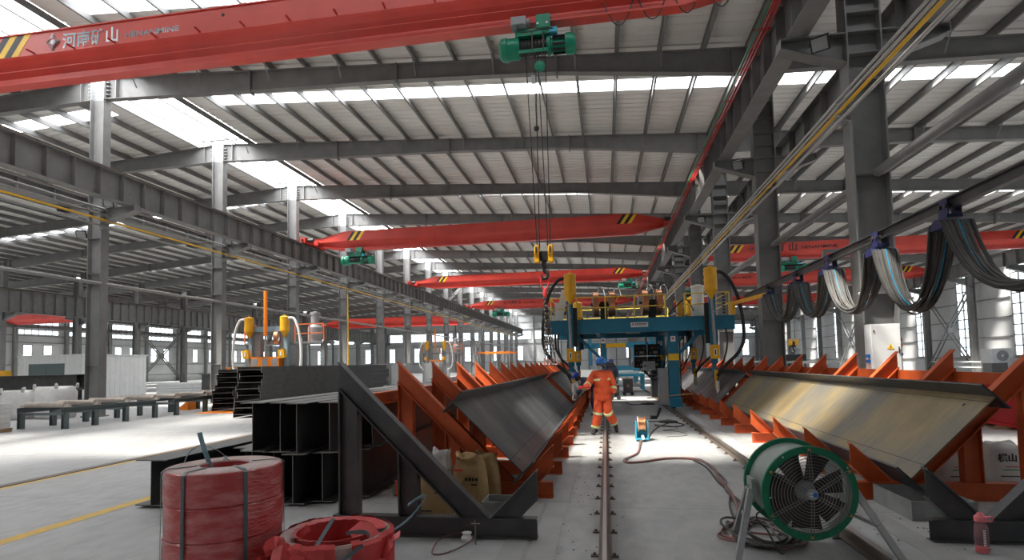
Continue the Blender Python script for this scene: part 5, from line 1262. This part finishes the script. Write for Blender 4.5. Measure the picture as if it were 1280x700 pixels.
MB().bb(-35,-30,46.5,47.5,.9,1.0).build('bench_top', 'steel', t); MB().bb(-33.5,-31.8,46.6,47.4,1.0,2.0).build('machine_body', 'kraft', t); MB().bb(-35,-34,46.6,47.3,1.75,1.95).build('orange_guard', 'orange', t); MB().bb(-30.6,-30.1,46.6,47.2,1.0,1.4).build('blue_box', 'helmet', t)
for x in (-34.8,-30.2): MB().bb(x-.1,x+.1,46.6,47.4,0,.9).build('leg', 'steel', t)
tag(MB().bb(-30,-29.9,58,59.4,0,3.2).bb(-29.9,-29.2,58,59.4,1.6,3.0).build('white_board', 'white'), 'blank white board standing in the cabin bay', 'board') if False else None
# glass cases beyond the stack, between the ridge columns
for i, (x, y) in enumerate(((-18.2,44.5),(-16.6,44.7),(-14.4,46.5))):
    t = thing('panel_crate', ['crate of panes beside the yellow drop pipe','crate of panes standing clear of the ridge columns','crate of panes nearest the jig frames'][i], 'crate', (x, y, 0), 'crates of panes')
    for j in range(6): MB().bb(x-.65,x+.65,y-.5+.18*j,y-.38+.18*j,.25,1.9).build('pane_pack', 'galv', t)
    for dx in (-.7,0,.7):
        for dy in (-.6,.6): MB().bb(x+dx-.03,x+dx+.03,y+dy-.03,y+dy+.03,0,2.0).build('frame_post', 'grey', t)
    MB().bb(x-.72,x+.72,y-.62,y+.62,.12,.24).build('frame_base', 'grey', t)
rnd = random.Random(4)
for i in range(7):
    x, y = -9.5+rnd.uniform(-1.2,1.2), 22+2.6*i
    hbeam(x, y, y+2.4, .0, .28+rnd.uniform(0,.1), .3, 'short offcut of steel beam on the floor beyond the stacks', 'offcuts beyond the stacks', 'galv')
# ------------------------------------------------------------------ background on the window side
t = thing('red_girder', 'dark red crane girder lying on the floor behind the orange frames', 'girder', (9, 18, 0))
MB().bb(8.75,9.55,13.2,24,.12,.95).bb(8.7,9.6,13.2,24,.95,.98).build('box_girder', 'red_beam', t); MB().bb(8.65,9.65,13.2,24,.06,.12).build('bottom_flange', 'red_beam', t)
for y in (14.2,22.5): MB().bb(8.4,9.9,y,y+.15,0,.06).build('bearer', 'wood', t)
MB().bb(8.55,8.8,12.9,13.2,.1,.9).build('end_plate', 'white', t)
t = thing('machine_cabinet', 'black machine with a pale top beside the far cabinet column', 'machine', (13.5, 45, 0))
MB().bb(12.8,14.6,44.5,46,0,1.2).build('body', 'mill_dark', t); MB().bb(12.9,14.5,44.6,45.9,1.2,1.9).build('upper_body', 'black', t); MB().bb(11.6,12.7,44.6,45.6,1.1,1.7).build('side_box', 'panel_white', t); MB().bb(11.6,12.7,44.6,45.6,0,1.1).build('side_stand', 'steel', t)
for i in range(7): hbeam(11.2+.55*i, 47, 58, .02, .5+.1*(i % 3), .4, 'dark beam stored on the floor of the tall window bay', 'beams stored in the window bay', 'mill_dark')
for i in range(4): MB() if False else hbeam(14.0+.6*i, 40.5, 42.2, .0, .55, .5, 'short grey beam piece stored near the tall windows', 'short pieces near the windows', 'mill')
t = thing('air_unit', 'pale air unit on the sill below the tall windows', 'air unit', (29.5, 49, 0))
MB().bb(28.8,30.2,48.3,49.6,.9,2.0).build('casing', 'panel_white', t); MB().lathe([(.1,0),(.4,0),(.4,.03),(.1,.03)], (29.5,48.3,1.45), (0,-1,0), 20, closed=True).build('fan_grille', 'grey', t); MB().bb(28.8,30.2,48.4,49.5,0,.9).build('plinth', 'steel', t)
t = thing('silver_drum', 'silver drum standing beside the air unit', 'drum', (29.6, 46.9, 0)); MB().lathe([(0,0),(.55,0),(.57,.4),(.55,.42),(.57,.8),(.55,1.3),(0,1.3)], (29.6,46.9,0), n=20).build('shell', 'galv', t, True)
MB().cyl((29.6,46.9,1.3),(29.6,46.9,1.36),.12,10).build('cap', 'black', t)
tag(MB().bb(30.6,30.75,40,60,.9,1.0).bb(30.6,30.75,40,60,.45,.55).build('low_rail', 'panel_white'), 'low pale rail along the foot of the tall windows', 'rail')
for i in range(5):
    t = thing('storage_rack', '%s grey storage rack with stacked plates beyond the red girder' % ORD[i], 'rack', (9.5, 27+6*i, 0), 'racks by the cable loop columns')
    x, y = 8.6+.4*i, 27+5.2*i
    for dx in (0,1.5):
        for dy in (0,2.2): MB().bb(x+dx-.04,x+dx+.04,y+dy-.04,y+dy+.04,0,1.5).build('post', 'grey', t)
    for z in (.4,.9,1.4): MB().bb(x-.05,x+1.55,y-.05,y+2.25,z,z+.08).build('shelf_plate', 'galv', t)

# ------------------------------------------------------------------ people
def skin(name, V, E_, matn, parent, sub=2):
    # V: name -> (pos, (rx, ry))
    keys = list(V); idx = {k: i for i, k in enumerate(keys)}; o0 = wloc(parent)
    me = bpy.data.meshes.new(name); me.from_pydata([Vector(V[k][0])-o0 for k in keys], [(idx[a], idx[b]) for a, b in E_], [])
    o = bpy.data.objects.new(name, me); COL.objects.link(o); o.parent = parent; me.materials.append(M[matn])
    md = o.modifiers.new('skin', 'SKIN'); md.use_smooth_shade = True
    for k in keys:
        sv = me.skin_vertices[0].data[idx[k]]; r_ = V[k][1]; sv.radius = r_ if isinstance(r_, tuple) else (r_, r_); sv.use_root = (idx[k] == 0)
    sb = o.modifiers.new('sub', 'SUBSURF'); sb.levels = sub; sb.render_levels = sub
    return o
def head(c, d, parent, hat, mask=True, hatm='helmet', sc=1.0):
    # c: head centre, d: facing direction (unit, horizontal-ish); face features, helmet
    c = Vector(c); d = Vector(d).normalized(); sd = d.cross(Vector((0,0,1))).normalized(); uu = sd.cross(d)
    Mx = lambda a, b, e: c+sd*a*sc+d*b*sc+uu*e*sc
    # helmet dome and brim
    V = []; F = []; n = 20; rings = [(1.0,-.0),(.99,.05),(.93,.10),(.80,.145),(.55,.18),(.25,.195),(.02,.2)]
    mb = MB()
    for r_, z in rings: V += [Mx(math.cos(a)*.122*r_, math.sin(a)*.145*r_-.005, .035+z*.68) for a in [2*math.pi*k/n for k in range(n)]]
    for i in range(len(rings)-1): F += [(i*n+k, i*n+(k+1)%n, (i+1)*n+(k+1)%n, (i+1)*n+k) for k in range(n)]
    F.append(tuple(range((len(rings)-1)*n, len(rings)*n))); mb.add(V, F)
    h = mb.build('helmet', hatm, parent, True)
    br = [Mx(math.cos(a)*(.136), math.sin(a)*(.160 if math.sin(a) < .2 else .160+.045*math.sin(a)), .028) for a in [2*math.pi*k/n for k in range(n)]]
    inn = [Mx(math.cos(a)*.118, math.sin(a)*.14, .045) for a in [2*math.pi*k/n for k in range(n)]]
    MB().add(br+inn+[p-uu*.008 for p in br], [(k,(k+1)%n,n+(k+1)%n,n+k) for k in range(n)]+[(k,(k+1)%n,2*n+(k+1)%n,2*n+k) for k in range(n)]).build('brim', hatm, h, True)
    MB().tube(spline([Mx(0,-.12,.08), Mx(0,-.06,.155), Mx(0,.03,.17), Mx(0,.12,.10)]), .012, 6).build('ridge', hatm, h, True)
    # ears, nose, eyes, goggles, mask, hair
    for s_ in (-1, 1):
        MB().lathe([(0,-.012),(.022,-.008),(.026,0),(.02,.01),(0,.012)], Mx(s_*.088,.0,-.03), sd, 10).build('ear', 'skin', parent, True)
        MB().lathe([(0,-.008),(.011,-.004),(.011,.004),(0,.008)], Mx(s_*.033,.095,-.005), d, 8).build('eye', 'white', parent, True)
        MB().tube([Mx(s_*.1,-.02,.03), Mx(s_*.09,.0,-.08), Mx(s_*.03,.05,-.125)], .005, 5).build('chin_strap', 'black', parent)
    MB().add([Mx(-.014,.095,-.05), Mx(.014,.095,-.05), Mx(0,.128,-.048), Mx(0,.1,.01)], [(0,1,2),(0,2,3),(1,3,2),(0,3,1)]).build('nose', 'skin', parent, True)
    MB().tube([Mx(-.028,.098,-.082), Mx(0,.108,-.084), Mx(.028,.098,-.082)], .007, 6).build('mouth', 'cable_red', parent)
    MB().lathe([(.093,-.10),(.098,-.05),(.096,.0),(.09,.04)], c-d*.018*sc, uu, 18).build('hair', 'black', parent, True)
    if mask:
        MB().lathe([(0,.062),(.035,.055),(.052,.03),(.056,0)], Mx(0,.07,-.078), d, 14).build('face_mask', 'mask', parent, True)
        MB().tube(spline([Mx(-.085,.05,0), Mx(-.05,.098,.0), Mx(0,.112,.0), Mx(.05,.098,.0), Mx(.085,.05,0)]), .02, 8).build('goggles', 'glass_dark', parent, True)
mat('glass_dark', (.12,.13,.13), .1)
def finger(parent, base, pts, r_, matn):
    V = {'a': (base, r_*1.1)}; prev = 'a'; E_ = []
    for i, p in enumerate(pts): k = 'p%d' % i; V[k] = (p, r_*(1-.12*i)); E_.append((prev, k)); prev = k
    return V, E_
def hand(parent, wrist, d, palmn, matn, curl=.5, name='glove'):
    # d: direction wrist->fingers, palmn: palm normal
    wrist = Vector(wrist); d = Vector(d).normalized(); pn = Vector(palmn); pn = (pn-d*pn.dot(d)).normalized(); sd = d.cross(pn)
    V = {'w': (wrist, (.030,.026)), 'm': (wrist+d*.055, (.042,.022))}; E_ = [('w','m')]
    for i, (o, ln) in enumerate(((-.033,.066),(-.011,.076),(.012,.072),(.033,.058))):
        b = wrist+d*.088+sd*o; k0 = 'k%d' % i; V[k0] = (b, .0115); E_.append(('m', k0))
        p1 = b+(d*math.cos(curl)+pn*math.sin(curl))*ln*.55; p2 = p1+(d*math.cos(curl*2.2)+pn*math.sin(curl*2.2))*ln*.5
        V['a%d' % i] = (p1, .0105); V['b%d' % i] = (p2, .008); E_ += [(k0, 'a%d' % i), ('a%d' % i, 'b%d' % i)]
    tb = wrist+d*.035-sd*.038; t1 = tb+(d*.6-sd*.7+pn*.35).normalized()*.04; t2 = t1+(d*.85-sd*.1+pn*.5).normalized()*.034
    V['t0'] = (tb, .013); V['t1'] = (t1, .012); V['t2'] = (t2, .009); E_ += [('w','t0'),('t0','t1'),('t1','t2')]
    return skin(name, V, E_, matn, parent, 1)
def person(loc, label, J, suit, facing, bands=True, mask=True, hatm='helmet', boots='boot', glove='glove', curl=(.5,.5), hem=.75):
    L = Vector(loc); g = lambda k: L+Vector(J[k])
    t = thing('person', label, 'person', L)
    # body under the clothes, one continuous surface
    V = {'pel': (g('pel'), (.13,.10)), 'spn': (g('spn'), (.125,.095)), 'cst': (g('cst'), (.145,.10)), 'nck': (g('nck'), .052), 'hd0': (g('nck')+(g('hed')-g('nck'))*.55, (.062,.07)), 'hed': (g('hed'), (.082,.098)), 'top': (g('hed')+(g('hed')-g('nck')).normalized()*.07, (.07,.085))}
    E_ = [('pel','spn'),('spn','cst'),('cst','nck'),('nck','hd0'),('hd0','hed'),('hed','top')]
    for s_ in 'RL':
        V['sh'+s_] = (g('sh'+s_), .055); V['el'+s_] = (g('el'+s_), .04); V['wr'+s_] = (g('wr'+s_), .028); V['hp'+s_] = (g('hp'+s_), .085); V['kn'+s_] = (g('kn'+s_), .058); V['an'+s_] = (g('an'+s_), .04)
        E_ += [('cst','sh'+s_),('sh'+s_,'el'+s_),('el'+s_,'wr'+s_),('pel','hp'+s_),('hp'+s_,'kn'+s_),('kn'+s_,'an'+s_)]
    skin('body', V, E_, 'skin', t)
    # jacket
    V = {'cst': (g('cst'), (.20,.15)), 'spn': (g('spn'), (.20,.155)), 'pel': (g('pel')+(g('spn')-g('pel'))*.12, (.21,.165)), 'hem': (g('pel')-(g('spn')-g('pel'))*hem, (.215,.165)), 'col': (g('cst')+(g('nck')-g('cst'))*.85, (.085,.08))}
    E_ = [('cst','spn'),('spn','pel'),('pel','hem'),('cst','col')]
    for s_ in 'RL':
        m = (g('sh'+s_)+g('el'+s_))/2; cu = g('el'+s_)+(g('wr'+s_)-g('el'+s_))*.92
        V['sh'+s_] = (g('sh'+s_), .098); V['m'+s_] = (m, .094); V['el'+s_] = (g('el'+s_), .086); V['cu'+s_] = (cu, .068)
        E_ += [('cst','sh'+s_),('sh'+s_,'m'+s_),('m'+s_,'el'+s_),('el'+s_,'cu'+s_)]
    jk = skin('jacket', V, E_, suit, t)
    V = {'pel': (g('pel'), (.16,.13))}; E_ = []
    for s_ in 'RL':
        m = (g('hp'+s_)+g('kn'+s_))/2; sn = (g('kn'+s_)+g('an'+s_))/2; cu = g('kn'+s_)+(g('an'+s_)-g('kn'+s_))*.93
        V['hp'+s_] = (g('hp'+s_)-Vector((0,0,.03)), .118); V['m'+s_] = (m, .122); V['kn'+s_] = (g('kn'+s_), .110); V['sn'+s_] = (sn, .108); V['cu'+s_] = (cu, .104)
        E_ += [('pel','hp'+s_),('hp'+s_,'m'+s_),('m'+s_,'kn'+s_),('kn'+s_,'sn'+s_),('sn'+s_,'cu'+s_)]
    ax_ = (g('pel')-g('spn')).normalized(); x_ = (g('shL')-g('shR')); x_ = (x_-ax_*x_.dot(ax_)).normalized(); y_ = ax_.cross(x_); n = 28; V2 = []
    for q, (h, rx, ry) in enumerate(((-.16,.20,.15),(-.05,.212,.165),(.08,.225,.18),(hem*.19,.235,.19),(hem*.19-.004,.222,.178))):
        V2 += [g('pel')+ax_*h+x_*math.cos(k*2*math.pi/n)*rx*(1+.02*math.sin(5*k+q))+y_*math.sin(k*2*math.pi/n)*ry*(1+.03*math.sin(4*k+q)) for k in range(n)]
    MB().add(V2, [(q*n+k, q*n+(k+1)%n, (q+1)*n+(k+1)%n, (q+1)*n+k) for q in range(4) for k in range(n)]).build('jacket_skirt', suit, jk, 'all')
    tr = skin('trousers', V, E_, suit, t)
    def band(a, b, f, r_, par, rx=None):
        a, b = Vector(a), Vector(b); c = a+(b-a)*f; d = (b-a).normalized()
        if rx is None: MB().lathe([(r_,-.027),(r_+.006,-.022),(r_+.006,.022),(r_,.027)], c, d, 18).build('reflective_band', 'reflective', par, True)
        else:
            x = rx[2]; x = (x-d*x.dot(d)).normalized(); y = d.cross(x); n = 24
            V = [c+d*h+x*math.cos(q*2*math.pi/n)*rx[0]+y*math.sin(q*2*math.pi/n)*rx[1] for h in (-.026,.026) for q in range(n)]
            MB().add(V, [(k,(k+1)%n,n+(k+1)%n,n+k) for k in range(n)]).build('reflective_band', 'reflective', par, True)
    if bands:
        for s_ in 'RL':
            band(g('el'+s_), g('wr'+s_), .30, .080, jk); band(g('kn'+s_), g('an'+s_), .78, .100, tr); band(g('kn'+s_), g('an'+s_), .02, .107, tr)
        side = (g('shL')-g('shR')).normalized(); band(g('spn'), g('cst'), .72, 0, jk, (.212,.162,side))
    for s_, cl in zip('RL', curl):
        d = g('wr'+s_)-g('el'+s_); hand(t, g('wr'+s_), d, Vector(J.get('pn'+s_, (0,-1,0))), glove, cl)
        f = Vector(J['ft'+s_]).normalized(); an = g('an'+s_); upn = Vector(J.get('fu'+s_, (0,0,1)))
        V = {'a': (an+upn*.02, (.05,.055)), 'h': (an-upn*.045-f*.04, (.05,.042)), 'b': (an-upn*.05+f*.09, (.055,.040)), 't': (an-upn*.06+f*.20, (.05,.03))}
        skin('boot', V, [('a','h'),('a','b'),('b','t')], boots, t, 2)
    head(g('hed'), facing, t, True, mask, hatm)
    return t
J = dict(pel=(0,.02,.94), spn=(-.01,.0,1.12), cst=(-.02,-.01,1.34), nck=(-.015,-.03,1.50), hed=(-.02,-.055,1.63),
         shR=(-.20,.02,1.40), elR=(-.33,-.06,1.16), wrR=(-.40,-.26,1.10), shL=(.165,.0,1.41), elL=(.25,.05,1.14), wrL=(.235,-.02,.91),
         hpR=(-.09,.02,.90), knR=(-.13,-.06,.50), anR=(-.20,-.02,.095), hpL=(.09,.02,.90), knL=(.11,-.10,.52), anL=(.27,.20,.20),
         ftR=(-.35,-1,0), ftL=(.15,-.8,-.75), fuL=(-.05,-.75,.65), pnR=(.3,0,-1), pnL=(-1,-.2,0))
p1 = person((-.09,13.55,0), 'worker in orange coveralls with reflective bands, blue helmet and grey mask, walking', J, 'suit', (-.45,-1,-.03), curl=(1.0,.45))
tag(MB().cyl((-.55,13.17,1.12),(-.36,13.27,1.10),.022,8).cyl((-.62,13.13,1.10),(-.55,13.17,1.12),.035,10).build('hand_tool', 'print_red'), 'red hand tool held by the worker in orange', 'tool')
J2 = dict(pel=(0,0,.88), spn=(-.12,-.06,1.02), cst=(-.30,-.14,1.12), nck=(-.46,-.18,1.18), hed=(-.58,-.20,1.22),
         shR=(-.34,-.32,1.08), elR=(-.44,-.36,.84), wrR=(-.58,-.40,.68), shL=(-.30,.06,1.10), elL=(-.42,.06,.84), wrL=(-.60,-.06,.70),
         hpR=(0,-.09,.86), knR=(-.10,-.12,.48), anR=(.02,-.12,.095), hpL=(0,.09,.86), knL=(-.06,.12,.48), anL=(.08,.12,.095),
         ftR=(-1,-.1,0), ftL=(-1,.1,0), pnR=(-.5,.5,-1), pnL=(-.5,-.5,-1))
person((-.34,18.3,0), 'worker in dark navy overalls and dark blue helmet bending over the beam', J2, 'navy', (-1,-.35,-.5), bands=False, mask=False, hatm='helmet_dark', glove='skin')
J3 = dict(J); 
person((.28,27.8,0), 'distant worker in navy with a blue helmet standing at the machines', J3, 'navy', (-.2,-1,0), bands=False, mask=False, hatm='helmet_dark', glove='skin')
